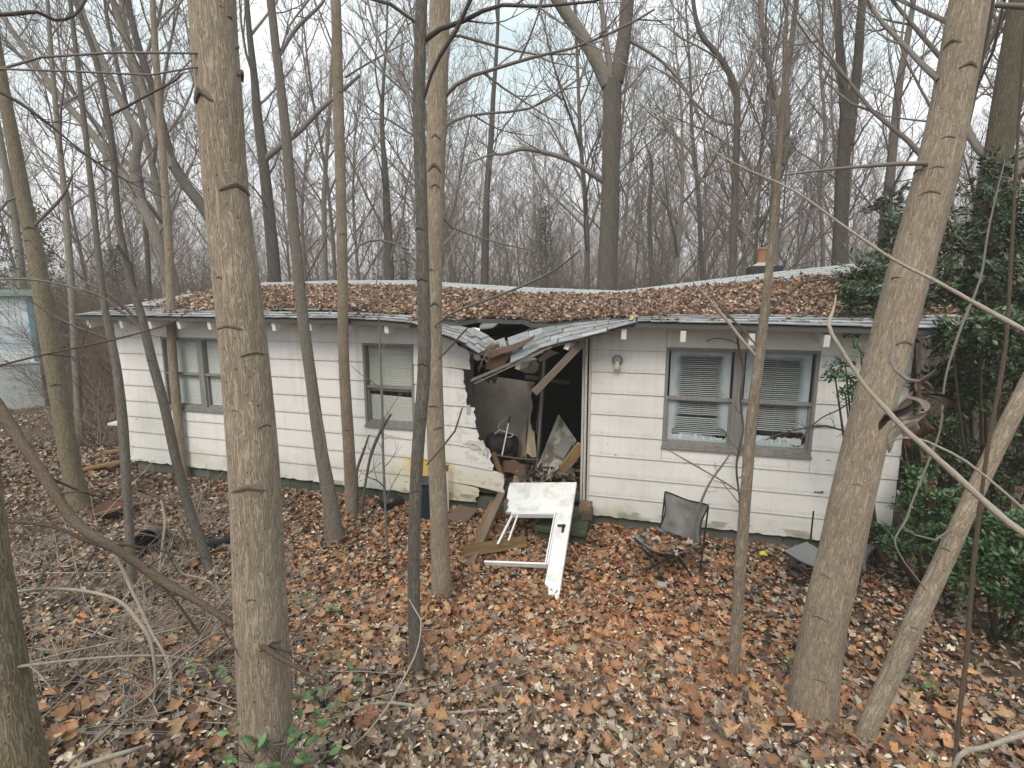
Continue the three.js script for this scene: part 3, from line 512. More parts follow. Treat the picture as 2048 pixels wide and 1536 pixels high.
// the white half-glazed door lying like a ramp out of the doorway
{
  const A = hpw(1025, 968, 0.2), B = hpw(1153, 967, 0.2), C = onGround(1117, 1205); C.y += 0.02;
  const L = B.distanceTo(C), W = 0.9, yv = C.clone().sub(B).normalize(), xv = A.clone().sub(B); xv.addScaledVector(yv, -xv.dot(yv)).normalize(); const zv = xv.clone().cross(yv); const up = zv.y > 0;
  if (!up) zv.negate();
  const d = thing('fallen_door', B, 'broken white half glazed door lying from the doorway to the ground', 'door');
  d.quaternion.setFromRotationMatrix(new THREE.Matrix4().makeBasis(xv, yv, xv.clone().cross(yv)));
  const sgn = up ? 1 : -1;                                          // local z that points up
  const dm = mat(lin(1, 1, 1), { map: tex(512, 512, (u, v) => { const n = fbm(u * 9, v * 9, 551, 5, 9, 9), s = fbm(u * 30, v * 30, 561, 3, 30, 30); let c = [0.93, 0.93, 0.92]; c = mix3(c, [0.62, 0.56, 0.47], smooth(0.45, 0.8, n) * 0.28); return mix3(c, [0.5, 0.46, 0.4], smooth(0.66, 0.85, s) * 0.18); }), roughness: 0.45 });
  const uvm = g => { const p = g.attributes.position, u = g.attributes.uv; for (let i = 0; i < p.count; i++) u.setXY(i, p.getX(i) * 0.9, p.getY(i) * 0.9); return g; };
  const slab = (pts, th, z) => { const g = new THREE.ExtrudeGeometry(new THREE.Shape(pts.map(p => new THREE.Vector2(p[0], p[1]))), { depth: th, bevelEnabled: true, bevelSize: 0.003, bevelThickness: 0.003, bevelSegments: 1 }); g.translate(0, 0, z); return uvm(g); };
  const py = [0, 0.53, 1.3];
  part('door_panel', slab([[0, 0], [W, 0], [W + 0.0, 0.1], [W - 0.01, 0.2], [W - 0.015, 0.28], [W - 0.06, 0.33], [W - 0.05, 0.40], [W - 0.08, 0.46], [W - 0.06, 0.53], [0, 0.53]], 0.04, -0.02), dm, d);
  part('door_stile', slab([[0, 0.532], [0.17, 0.532], [0.165, 1.3], [0.168, L - 0.18], [0.12, L - 0.14], [0.11, L - 0.05], [0.06, L - 0.06], [0.02, L], [0, L]], 0.04, -0.02), dm, d);
  const wf = mat(lin(0.82, 0.82, 0.81), { roughness: 0.35 });
  part('window_frame', join([box(0.172, W - 0.14, 0.534, 0.556, -0.03, 0.03), box(0.19, W - 0.14, 0.566, 0.582, -0.03, 0.034), box(0.172, 0.188, 0.582, 1.32, -0.03, 0.03), box(0.196, 0.21, 0.582, 1.30, -0.03, 0.034), box(0.19, W + 0.02, 1.302, 1.325, -0.03, 0.03)]), wf, d);
  part('broken_frame', join([bar(V(W - 0.15, 0.55, 0), V(W - 0.06, 1.02, -0.02 * sgn), 0.016, 0.03), bar(V(W - 0.22, 0.56, 0), V(W - 0.19, 0.98, 0), 0.022, 0.02)]), wf, d);
  const h = join([rbox(0.03, 0.13, 0.012, 0.004).translate(0.07, 0.80, sgn * 0.03), rbox(0.10, 0.026, 0.022, 0.008).translate(0.09, 0.775, sgn * 0.05)]);
  part('door_handle', h, blackMetal, d);
}
// timbers
const gp = (px, py, dy = 0) => { const p = onGround(px, py); p.y += dy; return p; };
boardThing('grey_beam', gp(938, 1138, 0.03), hpw(1003, 985, 0.35).add(V(0, -0.02, 0)), 0.10, 0.045, woodOld, 'long weathered beam leaning against the door from the ground', 'beam');
boardThing('brown_plank', gp(928, 1128, 0.16), gp(1052, 1098, 0.10), 0.14, 0.04, woodBrown, 'short brown plank lying across the foot of the beam', 'plank', V(0, 0.5, 1));
boardThing('rotten_post', gp(957, 1078, 0.02), hpw(990, 1005, 0.12), 0.11, 0.08, woodOld, 'rotten grey post end beside the sill left of the door', 'post');
boardThing('roof_timber', hpw(1068, 786, 0.62), hpw(1166, 684, 0.34), 0.085, 0.035, mat(lin(1, 1, 1), { map: woodTex(21, [0.30, 0.27, 0.23], [0.58, 0.53, 0.46]) }), 'splintered timber hanging slantwise under the torn eave', 'timber', V(0.3, 0.2, 1));
boardThing('floor_joist', hpw(1122, 944, -0.35), hpw(1164, 890, -0.16), 0.14, 0.05, woodFresh, 'bare yellow joist end inside the doorway', 'joist', V(0.2, 0.3, 1));
// door step: concrete slab with green growth, wood blocks under the door
{
  const t = thing('door_step', hw(-0.36, -YO, 0.42), 'mossy concrete step half hidden beneath the fallen door', 'step'); t.rotation.y = -TH;
  const mossTex = mat(lin(1, 1, 1), { map: tex(256, 256, (u, v) => mix3([0.22, 0.225, 0.20], [0.27, 0.30, 0.22], smooth(0.3, 0.65, fbm(u * 6, v * 6, 571, 5, 6, 6)))), roughness: 1 });
  part('tread', rbox(0.66, 0.09, 0.42, 0.03, 3).translate(0.14, 0.19, 0), mossTex, t); part('riser', rbox(0.6, 0.15, 0.36, 0.01).translate(0.14, 0.07, -0.02), mossTex, t);
  part('wood_block', rbox(0.16, 0.12, 0.2, 0.01).translate(0.40, 0.36, -0.25), woodOld, t); part('wood_block', rbox(0.14, 0.12, 0.18, 0.01).translate(0.43, 0.30, -0.2), mat(lin(0.09, 0.07, 0.05)), t);
}
// debris inside
const debrisWhite = mat(lin(1, 1, 1), { map: tex(256, 256, (u, v) => mix3([0.68, 0.67, 0.64], [0.42, 0.39, 0.34], smooth(0.35, 0.75, fbm(u * 5, v * 5, 581, 5, 5, 5)))) });
function sheetThing(name, q, m, label, cat, th = 0.012, wob = 0.01, seed = 1) { const P = q.map(p => hpw(...p)), o = P[0].clone(); const s = part(name, quadSheet(...P.map(p => rel(o, p)), th, wob, seed), m, scene); s.position.copy(o); return tag(s, label, cat); }
sheetThing('wallboard_sheet', [[1074, 934, -0.45], [1124, 930, -0.35], [1153, 880, -0.72], [1117, 829, -0.95]], debrisWhite, 'large grey wallboard sheet leaning inside the doorway', 'wallboard', 0.014, 0.006, 51);
sheetThing('panel_scrap', [[1108, 905, -0.42], [1128, 915, -0.36], [1146, 886, -0.58], [1128, 868, -0.64]], mat(lin(0.22, 0.215, 0.20)), 'darker slab on top of the leaning wallboard', 'panel', 0.03, 0.004, 52);
sheetThing('carpet_scrap', [[1002, 945, -0.25], [1052, 950, -0.25], [1050, 925, -0.5], [1010, 915, -0.5]], mat(lin(0.15, 0.085, 0.055), { roughness: 1 }), 'brown carpet piece under the curtain rod', 'carpet', 0.012, 0.03, 53);
sheetThing('paper_roll', [[1052, 910, -0.45], [1073, 912, -0.4], [1068, 862, -0.6], [1060, 850, -0.6]], mat(lin(0.40, 0.32, 0.21)), 'tan roll of torn lining at the inner wall end', 'lining', 0.006, 0.03, 54);
sheetThing('fabric_strip', [[1033, 910, -0.6], [1050, 914, -0.6], [1054, 838, -0.82], [1046, 850, -0.82]], mat(lin(0.26, 0.21, 0.155)), 'brown fabric strip hanging beside the inner wall', 'fabric', 0.006, 0.05, 55);
sheetThing('floor_scrap', [[1025, 965, -0.1], [1052, 966, -0.1], [1050, 953, -0.3], [1028, 952, -0.3]], mat(lin(0.34, 0.24, 0.17)), 'pale floor scrap behind the top edge of the door', 'scrap', 0.012, 0.012, 56);
sheetThing('white_shard', [[1092, 958, -0.1], [1106, 952, -0.1], [1101, 935, -0.18], [1097, 938, -0.18]], debrisWhite, 'white pointed shard in the rubble at the doorway', 'shard', 0.01, 0.006, 57);
sheetThing('white_tile', [[1103, 944, -0.2], [1117, 936, -0.22], [1120, 922, -0.3], [1110, 926, -0.3]], debrisWhite, 'pale broken tile beside the yellow joist', 'tile', 0.012, 0.004, 58);
{ // rubble heap: nobody could count the bits
  const list = [], r = mulberry(17);
  for (let i = 0; i < 170; i++) { const X = -1.05 + r() * 0.98, z = -0.12 - r() * 0.75, y = 0.3 + Math.max(0, 0.20 - Math.abs(X + 0.3) * 0.22 + (-z) * 0.12) * r(); const g = rbox(0.03 + r() * 0.10, 0.012 + r() * 0.03, 0.03 + r() * 0.09, 0.004, 1); g.rotateX(r() * 3); g.rotateY(r() * 3); g.translate(X, y, z); const c = 0.05 + r() * r() * 0.3, col = new Float32Array(g.attributes.position.count * 3); for (let k = 0; k < col.length; k += 3) { col[k] = c; col[k + 1] = c * (0.8 + r() * 0.02); col[k + 2] = c * 0.62; } const q = clean(g); q.setAttribute('color', new THREE.BufferAttribute(col.slice(0, q.attributes.position.count * 3), 3)); if (q.attributes.color.count !== q.attributes.position.count) { const cc = new Float32Array(q.attributes.position.count * 3).map((_, k) => [c, c * 0.82, c * 0.62][k % 3]); q.setAttribute('color', new THREE.BufferAttribute(cc, 3)); } list.push(q); }
  const m = part('rubble', mergeGeometries(list), mat(lin(1, 1, 1), { vertexColors: true }), scene); m.rotation.y = -TH; m.position.set(HX, 0, HZ); tag(m, 'broken bits of wallboard and wood on the floor in the doorway', 'rubble', null, 'stuff');
}
{ // broom handle, hanger, black bag, rods
  const o = hpw(1004, 911, -0.3), tp = hpw(1020, 832, -0.5);
  const b = thing('mop_handle', o, 'white mop handle with black grip leaning in the hole', 'handle'); const dir = rel(o, tp), L = dir.length(); dir.normalize();
  part('pole', new MB().tube([V(0, 0, 0), dir.clone().multiplyScalar(L - 0.1)], [0.011, 0.011], 8).geo(), whitePaint, b); part('grip', new MB().tube([dir.clone().multiplyScalar(L - 0.11), dir.clone().multiplyScalar(L - 0.09), dir.clone().multiplyScalar(L)], [0.016, 0.017, 0.015], 8).geo(), blackMetal, b);
  const hc = hpw(1000, 868, -0.5), hg = thing('coat_hanger', hc, 'pale plastic coat hanger resting on the black bag', 'hanger');
  const H = [hpw(979, 877, -0.45), hpw(999, 860, -0.5), hpw(1027, 869, -0.48), hpw(1022, 874, -0.45), hpw(979, 877, -0.45)].map(p => rel(hc, p)); const hm = mat(lin(0.4, 0.4, 0.41)); const mb = new MB(); for (let i = 0; i < 4; i++) mb.tube([H[i], H[i + 1]], [0.010, 0.010], 6); part('bar', mb.geo(), hm, hg); part('hook', rope([hpw(999, 860, -0.5), hpw(997, 852, -0.52), hpw(1006, 842, -0.52), hpw(1019, 833, -0.5)].map(p => rel(hc, p)), 0.006, 0.005, 6, 0.02), hm, hg);
  const bagC = hpw(1004, 893, -0.5); const bag = new THREE.SphereGeometry(1, 48, 32), p = bag.attributes.position; for (let i = 0; i < p.count; i++) { const v = V(p.getX(i), p.getY(i), p.getZ(i)); const k = 1 + (fbm(v.x * 2.5 + 5, v.y * 2.5 + v.z * 2 + 7, 591, 4) - 0.5) * 0.45; p.setXYZ(i, Math.sign(v.x) * Math.pow(Math.abs(v.x), 0.7) * 0.24 * k, Math.sign(v.y) * Math.pow(Math.abs(v.y), 0.8) * 0.20 * k, v.z * 0.16 * k); } bag.computeVertexNormals();
  const bm = part('black_bag', bag, mat(lin(0.006, 0.006, 0.007), { roughness: 0.7 }), scene); bm.position.copy(bagC); tag(bm, 'black rubbish bag behind the coat hanger in the hole', 'bag');
  const rods = [['curtain_rod', [[980, 908, -0.15], [1030, 916, -0.15], [1077, 920, -0.2]], 0.013, 0.011, mat(lin(0.13, 0.09, 0.075)), 'thin brown curtain rod lying across the hole', 'rod'], ['door_trim', [[1051, 915, -0.5], [1056, 870, -0.6], [1063, 800, -0.7]], 0.01, 0.01, mat(lin(0.32, 0.28, 0.24)), 'long thin trim strip standing at the inner wall end', 'trim'], ['cable', [[1072, 868, -1.0], [1078, 820, -1.0], [1084, 775, -1.0]], 0.01, 0.01, mat(lin(0.2, 0.2, 0.2)), 'grey cable hanging in the dark of the doorway', 'cable'], ['thin_rod', [[1094, 942, -0.3], [1097, 915, -0.4], [1098, 878, -0.5]], 0.006, 0.006, mat(lin(0.15, 0.14, 0.13)), 'thin upright rod in front of the leaning wallboard', 'rod']];
  for (const [n, P, a, bb, m, l, c] of rods) { const w = P.map(q => hpw(...q)), o2 = w[0]; const s = part(n, rope(w.map(q => rel(o2, q)), a, bb, 6), m, scene); s.position.copy(o2); tag(s, l, c); }
}
// things on the ground along the wall
{
  const o = hw(-2.16, -YO, 0.30); const bin = thing('waste_bin', o, 'dark blue plastic bin behind the two middle trunks', 'bin');
  const body = new THREE.CylinderGeometry(0.20, 0.17, 0.55, 4, 6); body.rotateY(Math.PI / 4); body.translate(0, 0.275, 0); part('body', toCreasedNormals(body, 0.5), mat(lin(0.012, 0.022, 0.04), { roughness: 0.45 }), bin); part('rim', rbox(0.33, 0.03, 0.33, 0.012).translate(0, 0.555, 0), mat(lin(0.014, 0.025, 0.045), { roughness: 0.45 }), bin);
  const bg = new THREE.SphereGeometry(0.14, 32, 24), p = bg.attributes.position; for (let i = 0; i < p.count; i++) { const v = V(p.getX(i), p.getY(i), p.getZ(i)); const k = 1 + (fbm(v.x * 12 + 5, v.y * 12 + v.z * 10 + 7, 601, 4) - 0.5) * 0.7; p.setXYZ(i, v.x * k * 1.3, v.y * k * 0.9, v.z * k); } bg.computeVertexNormals();
  const g2 = part('crumpled_bag', bg, mat(lin(0.015, 0.014, 0.014), { roughness: 0.4 }), scene); g2.position.copy(hw(-2.85, -0.1, 0.14)); tag(g2, 'small crumpled black bag against the foundation', 'bag');
  // white standpipe
  const pp = hw(-1.93, -YO, 0.13), pipe = thing('water_pipe', pp, 'thin white upright water pipe with a rusty tap', 'pipe');
  part('pipe', new MB().tube([V(0, -0.05, 0), V(0.004, 0.35, 0), V(0, 0.68, 0)], [0.014, 0.014, 0.014], 10).geo(), mat(lin(0.66, 0.62, 0.54)), pipe);
  part('tap', join([new THREE.CylinderGeometry(0.018, 0.018, 0.06, 10).translate(0, 0.7, 0), new THREE.CylinderGeometry(0.012, 0.014, 0.08, 8).rotateX(Math.PI / 2).translate(0, 0.7, 0.04), new THREE.TorusGeometry(0.025, 0.006, 6, 14).rotateX(Math.PI / 2).translate(0, 0.74, 0)]), mat(lin(0.16, 0.09, 0.05)), pipe);
  const ro = hw(-1.72, -YO + 0.06, 0.28); const rs = part('rusty_sheet', quadSheet(V(-0.14, 0.02, 0.1), V(0.14, -0.04, 0.14), V(0.26, 0.1, -0.1), V(-0.02, 0.14, -0.12), 0.012, 0.004, 61), mat(lin(0.13, 0.085, 0.06)), scene); rs.position.copy(ro); rs.rotation.y = -TH; tag(rs, 'flat brown board leaning by the foundation beside the water pipe', 'board');
  // bits left of the house: rusty basin, dark tub, planks, white board
  const bo = gp(232, 1032, 0.0), basin = thing('rusty_basin', bo, 'rusty metal basin among sticks at the left', 'basin');
  const ba = new THREE.LatheGeometry([[0, 0.03], [0.17, 0.04], [0.23, 0.14], [0.255, 0.15], [0.26, 0.165], [0.23, 0.16], [0.16, 0.06], [0, 0.05]].map(p => new THREE.Vector2(...p)), 36); part('bowl', ba, mat(lin(0.11, 0.048, 0.03), { roughness: 0.9 }), basin); const rm = new THREE.TorusGeometry(0.258, 0.010, 6, 40); rm.rotateX(Math.PI / 2); rm.translate(0, 0.16, 0); part('rim', rm, mat(lin(0.12, 0.045, 0.028)), basin); basin.rotation.set(0.1, 0, 0.12);
  const to = gp(330, 1098, 0.0), tub = thing('black_tub', to, 'black plastic tub lying on its side in the leaves', 'tub'); const tg = new THREE.LatheGeometry([[0, 0], [0.13, 0.0], [0.16, 0.28], [0.175, 0.285], [0.17, 0.30], [0.15, 0.29], [0.12, 0.02], [0, 0.02]].map(p => new THREE.Vector2(...p)), 30); part('body', tg, mat(lin(0.012, 0.012, 0.014), { roughness: 0.5 }), tub); const tr = new THREE.TorusGeometry(0.17, 0.01, 6, 30); tr.rotateX(Math.PI / 2); tr.translate(0, 0.295, 0); part('rim', tr, blackMetal, tub); tub.rotation.set(1.3, 0.8, 0); tub.position.y += 0.12;
  const tyo = gp(432, 1085, 0.03), ty = new THREE.TorusGeometry(0.17, 0.055, 12, 36); ty.rotateX(Math.PI / 2 - 0.2); const tm = part('old_tyre', ty, mat(lin(0.013, 0.013, 0.014), { roughness: 0.8 }), scene); tm.position.copy(tyo); tag(tm, 'old black tyre half sunk in leaves beside the thick trunk', 'tyre');
  const ho = gp(560, 1012, 0.02); const hs = part('garden_hose', rope(Array.from({ length: 26 }, (_, i) => V(Math.cos(i * 0.75) * (0.16 + i * 0.002), 0.01 + i * 0.002, Math.sin(i * 0.75) * 0.14)), 0.012, 0.012, 6, 0.04), mat(lin(0.06, 0.065, 0.07), { roughness: 0.5 }), scene); hs.position.copy(ho); tag(hs, 'coiled dark garden hose by the foundation', 'hose');
  boardThing('white_board', hw(-9.6, 0.42, -0.9), hw(-8.25, 0.42, -1.3), 0.32, 0.05, mat(lin(0.62, 0.62, 0.6)), 'white board lying on the debris at the house corner', 'board');
  [[-9.1, 0.02, -0.3, -8.3, 0.12, -0.5, 'topmost of the loose brown planks by the house corner', 0.16], [-8.9, -0.12, 0.25, -8.2, 0.02, 0.0, 'loose brown plank poking out below the white board', 0.2], [-9.2, 0.25, -0.7, -8.15, -0.1, -0.3, 'dark plank standing slanted against the house corner', 0.22]].forEach((q, i) => boardThing('loose_plank', hw(q[0], q[1], q[2]), hw(q[3], q[4], q[5]), q[7], 0.04, i === 2 ? mat(lin(0.05, 0.035, 0.03)) : woodBrown, q[6], 'plank'));
  // yellow scrap
  const yo = gp(1526, 1116, 0.03), ys = part('yellow_scrap', quadSheet(V(-0.05, 0.02, 0), V(0.05, 0, 0.01), V(0.06, 0.03, -0.03), V(-0.04, 0.05, -0.02), 0.004, 0.006, 71), mat(lin(0.70, 0.66, 0.05), { roughness: 0.4 }), scene); ys.position.copy(yo); tag(ys, 'small bright yellow scrap in the leaves', 'scrap');
  const so = gp(1322, 1178, 0.04), can = thing('crushed_cup', so, 'small grey crushed cup under the folding chair', 'cup'); part('body', new MB().tube([V(-0.05, 0, 0), V(-0.045, 0, 0), V(0.05, 0.005, 0.01), V(0.055, 0.005, 0.01)], [0.02, 0.05, 0.036, 0.01], 14).geo(), mat(lin(0.28, 0.26, 0.25), { roughness: 0.5 }), can); part('rim', new THREE.TorusGeometry(0.05, 0.005, 6, 20).rotateY(Math.PI / 2).translate(-0.045, 0, 0), mat(lin(0.4, 0.38, 0.36)), can);
}
// folding camp chairs
function tubeBetween(a, b, r = 0.011) { return new MB().tube([a, b], [r, r], 8).geo(); }
function campChair(label, pos, yaw) {
  const c = thing('camp_chair', pos, label, 'chair', null); c.rotation.y = yaw;
  const w = 0.27, fr = 0.25, bk = -0.24, sh = 0.40;
  // local: +z is the way the chair faces
  const cloth = mat(lin(1, 1, 1), { map: tex(256, 256, (u, v) => { const n = fbm(u * 5, v * 5, 621, 5, 5, 5), m = vnoise(u * 90, v * 90, 631, 90, 90); const g = 0.40 + 0.22 * (n - 0.4) + 0.06 * m; return [g, g, g * 0.985]; }), roughness: 0.95, bumpMap: shTex, bumpScale: 0.001 });
  cloth.map.repeat.set(0.12, 1);
  const clothS = mat(lin(0.20, 0.20, 0.20), { roughness: 0.95 });
  const back = sheet((s, t) => { const x = lerp(-0.27, 0.27, s), curve = Math.cos(s * Math.PI - Math.PI / 2); const pinch = 1 - 0.16 * Math.sin(clamp(t * 1.1) * Math.PI); return V(x * pinch, lerp(0.36, 0.79 + 0.015 * Math.cos(s * 6.28), t), bk - 0.02 - 0.10 * t - 0.05 * curve * (1 - 0.4 * t)); }, 16, 12, 0.004);
  part('backrest', back, cloth, c);
  const edge = (s) => Array.from({ length: 13 }, (_, i) => { const t = i / 12, pinch = 1 - 0.16 * Math.sin(clamp(t * 1.1) * Math.PI), curve = Math.cos(s * Math.PI - Math.PI / 2); return V(lerp(-0.27, 0.27, s) * pinch, lerp(0.36, 0.79 + 0.015 * Math.cos(s * 6.28), t), bk - 0.02 - 0.10 * t - 0.05 * curve * (1 - 0.4 * t)); });
  const topE = Array.from({ length: 13 }, (_, i) => { const s = i / 12, curve = Math.cos(s * Math.PI - Math.PI / 2); return V(lerp(-0.27, 0.27, s), 0.79 + 0.015 * Math.cos(s * 6.28), bk - 0.12 - 0.03 * curve); });
  part('piping', join([rope(edge(0), 0.009, 0.009, 6), rope(edge(1), 0.009, 0.009, 6), rope(topE, 0.009, 0.009, 6)]), blackMetal, c);
  part('seat', sheet((s, t) => V(lerp(-w, w, s), sh - 0.13 * Math.sin(s * Math.PI) * (0.55 + 0.45 * Math.sin(t * Math.PI)) + 0.03 * t, lerp(bk, fr, t)), 14, 12, 0.005), clothS, c);
  part('seat_edge', rope(Array.from({ length: 9 }, (_, i) => V(lerp(-w, w, i / 8), sh + 0.03 - 0.13 * Math.sin(i / 8 * Math.PI) * 0.55, fr)), 0.010, 0.010, 6), blackMetal, c);
  for (const [a, b] of [[V(-w, sh + 0.03, fr), V(w * 0.9, -0.04, fr * 0.8)], [V(w, sh + 0.03, fr), V(-w * 0.9, -0.04, fr * 0.8)], [V(-w, sh, bk), V(w * 0.9, -0.04, bk * 0.9)], [V(w, sh, bk), V(-w * 0.9, -0.04, bk * 0.9)], [V(-w, sh + 0.03, fr), V(-w * 0.95, -0.04, bk * 0.8)], [V(w, sh + 0.03, fr), V(w * 0.95, -0.04, bk * 0.8)]]) part('leg', tubeBetween(a, b), blackMetal, c);
  for (const s of [-1, 1]) { part('back_pole', tubeBetween(V(s * w, -0.03, bk - 0.03), V(s * 0.272, 0.79, bk - 0.125), 0.01), blackMetal, c); part('joint', new THREE.SphereGeometry(0.017, 12, 8).translate(s * w, sh + 0.03, fr), mat(lin(0.35, 0.35, 0.35)), c); }
  return c;
}
const chair1 = campChair('grey folding camp chair with dead leaves on its sagging seat', gp(1330, 1148, 0.0), -0.85);
{ const p = hw(2.66, -YO, 0.74); const chair2 = campChair('collapsed grey folding chair half hidden behind the thick leaning trunk', p, -1.0);
  chair2.scale.set(1, 0.85, 1); chair2.rotation.z = 0.06; for (const ch of chair2.children) if (ch.name.startsWith('backrest') || ch.name.startsWith('piping')) { ch.rotation.x = -0.35; ch.position.set(0, 0.0, -0.10); ch.scale.y = 0.75; } }
// shed or trailer at the far left edge
{
  const sM = mat(lin(1, 1, 1), { map: tex(256, 256, (u, v) => mix3([0.86, 0.90, 0.91], [0.70, 0.75, 0.77], smooth(0.35, 0.75, fbm(u * 5, v * 8, 611, 5, 5, 8)))), roughness: 0.6 });
  const P = at(92, 815, 14.6); P.y = ground(P.x, P.z);
  const t = thing('shed', P, 'pale blue shed at the left edge of the woods', 'shed'); t.rotation.y = 0.70;
  part('wall', box(-4.5, 0, 0.0, 1.30, -3, 0), mat(lin(0.46, 0.50, 0.50)), t); part('upper_wall', box(-4.5, -0.01, 1.31, 3.15, -3, -0.02), sM, t); part('corner_trim', box(-0.09, 0.012, 1.32, 3.1, -0.03, 0.02), mat(lin(0.16, 0.27, 0.36)), t); part('roof', box(-4.6, 0.12, 3.16, 3.34, -3.1, 0.14), mat(lin(0.27, 0.36, 0.33)), t); part('ledge', box(-4.5, 0.03, 1.27, 1.32, -0.02, 0.035), mat(lin(0.52, 0.55, 0.55)), t);
}

// ---------------------------------------------------------------- trees
const UP = V(0, 1, 0);
// branches of a bare tree along a limb; o: n, ratio, ang, from per level; max = last level
function grow(mb, pts, rad, lv, r, o) {
  let L = 0; const cum = [0]; for (let i = 1; i < pts.length; i++) { L += pts[i].distanceTo(pts[i - 1]); cum.push(L); }
  const n = o.n[lv], from = o.from[lv] ?? 0.2;
  let az = r() * 6.28;
  for (let k = 0; k < n; k++) {
    const t = from + (1 - from) * (k + r() * 0.9) / n, d = t * L; let i = 1; while (i < cum.length - 1 && cum[i] < d) i++;
    const f = (d - cum[i - 1]) / Math.max(1e-6, cum[i] - cum[i - 1]), p = pts[i - 1].clone().lerp(pts[i], f), r0p = lerp(rad[i - 1], rad[i], f);
    const T = pts[i].clone().sub(pts[i - 1]).normalize();
    az += 2.4 + (r() - 0.5);
    const side = Math.abs(T.y) < 0.95 ? T.clone().cross(UP).normalize() : V(1, 0, 0), bi = T.clone().cross(side);
    const ang = (o.ang[lv] ?? 0.8) * (0.75 + r() * 0.5);
    const dir = T.clone().multiplyScalar(Math.cos(ang)).addScaledVector(side, Math.sin(ang) * Math.cos(az)).addScaledVector(bi, Math.sin(ang) * Math.sin(az)).normalize();
    const len = (o.len ? o.len[lv] : L * (o.ratio[lv] ?? 0.5)) * (1.15 - 0.6 * t) * (0.6 + r() * 0.75);
    const r0 = Math.max(o.rmin, Math.min(r0p * 0.72, len * (o.thick ?? 0.011) + 0.002)), segs = [6, 5, 4, 3, 2][lv];
    const P = [p], R = [r0]; let q = p.clone(), dd = dir.clone();
    for (let s = 1; s <= segs; s++) {
      dd.x += (r() - 0.5) * o.wig; dd.y += (r() - 0.5) * o.wig + o.up / segs; dd.z += (r() - 0.5) * o.wig; dd.normalize();
      q = q.clone().addScaledVector(dd, len / segs); P.push(q); R.push(Math.max(o.rmin * 0.55, lerp(r0, o.rmin * 0.7, s / segs)));
    }
    mb.tube(P, R, [6, 5, 4, 3, 3][lv], 1, 0.6);
    if (lv < o.max) grow(mb, P, R, lv + 1, r, o);
  }
}
const scarDark = mat(lin(0.11, 0.092, 0.078));
const trunkBump = seed => (a, l) => 1 + 0.05 * (vnoise(Math.cos(a) * 1.5 + 5, l * 1.6 + Math.sin(a) * 1.5, seed) - 0.5) * 2 + 0.02 * Math.sin(a * 3 + l * 2 + seed);
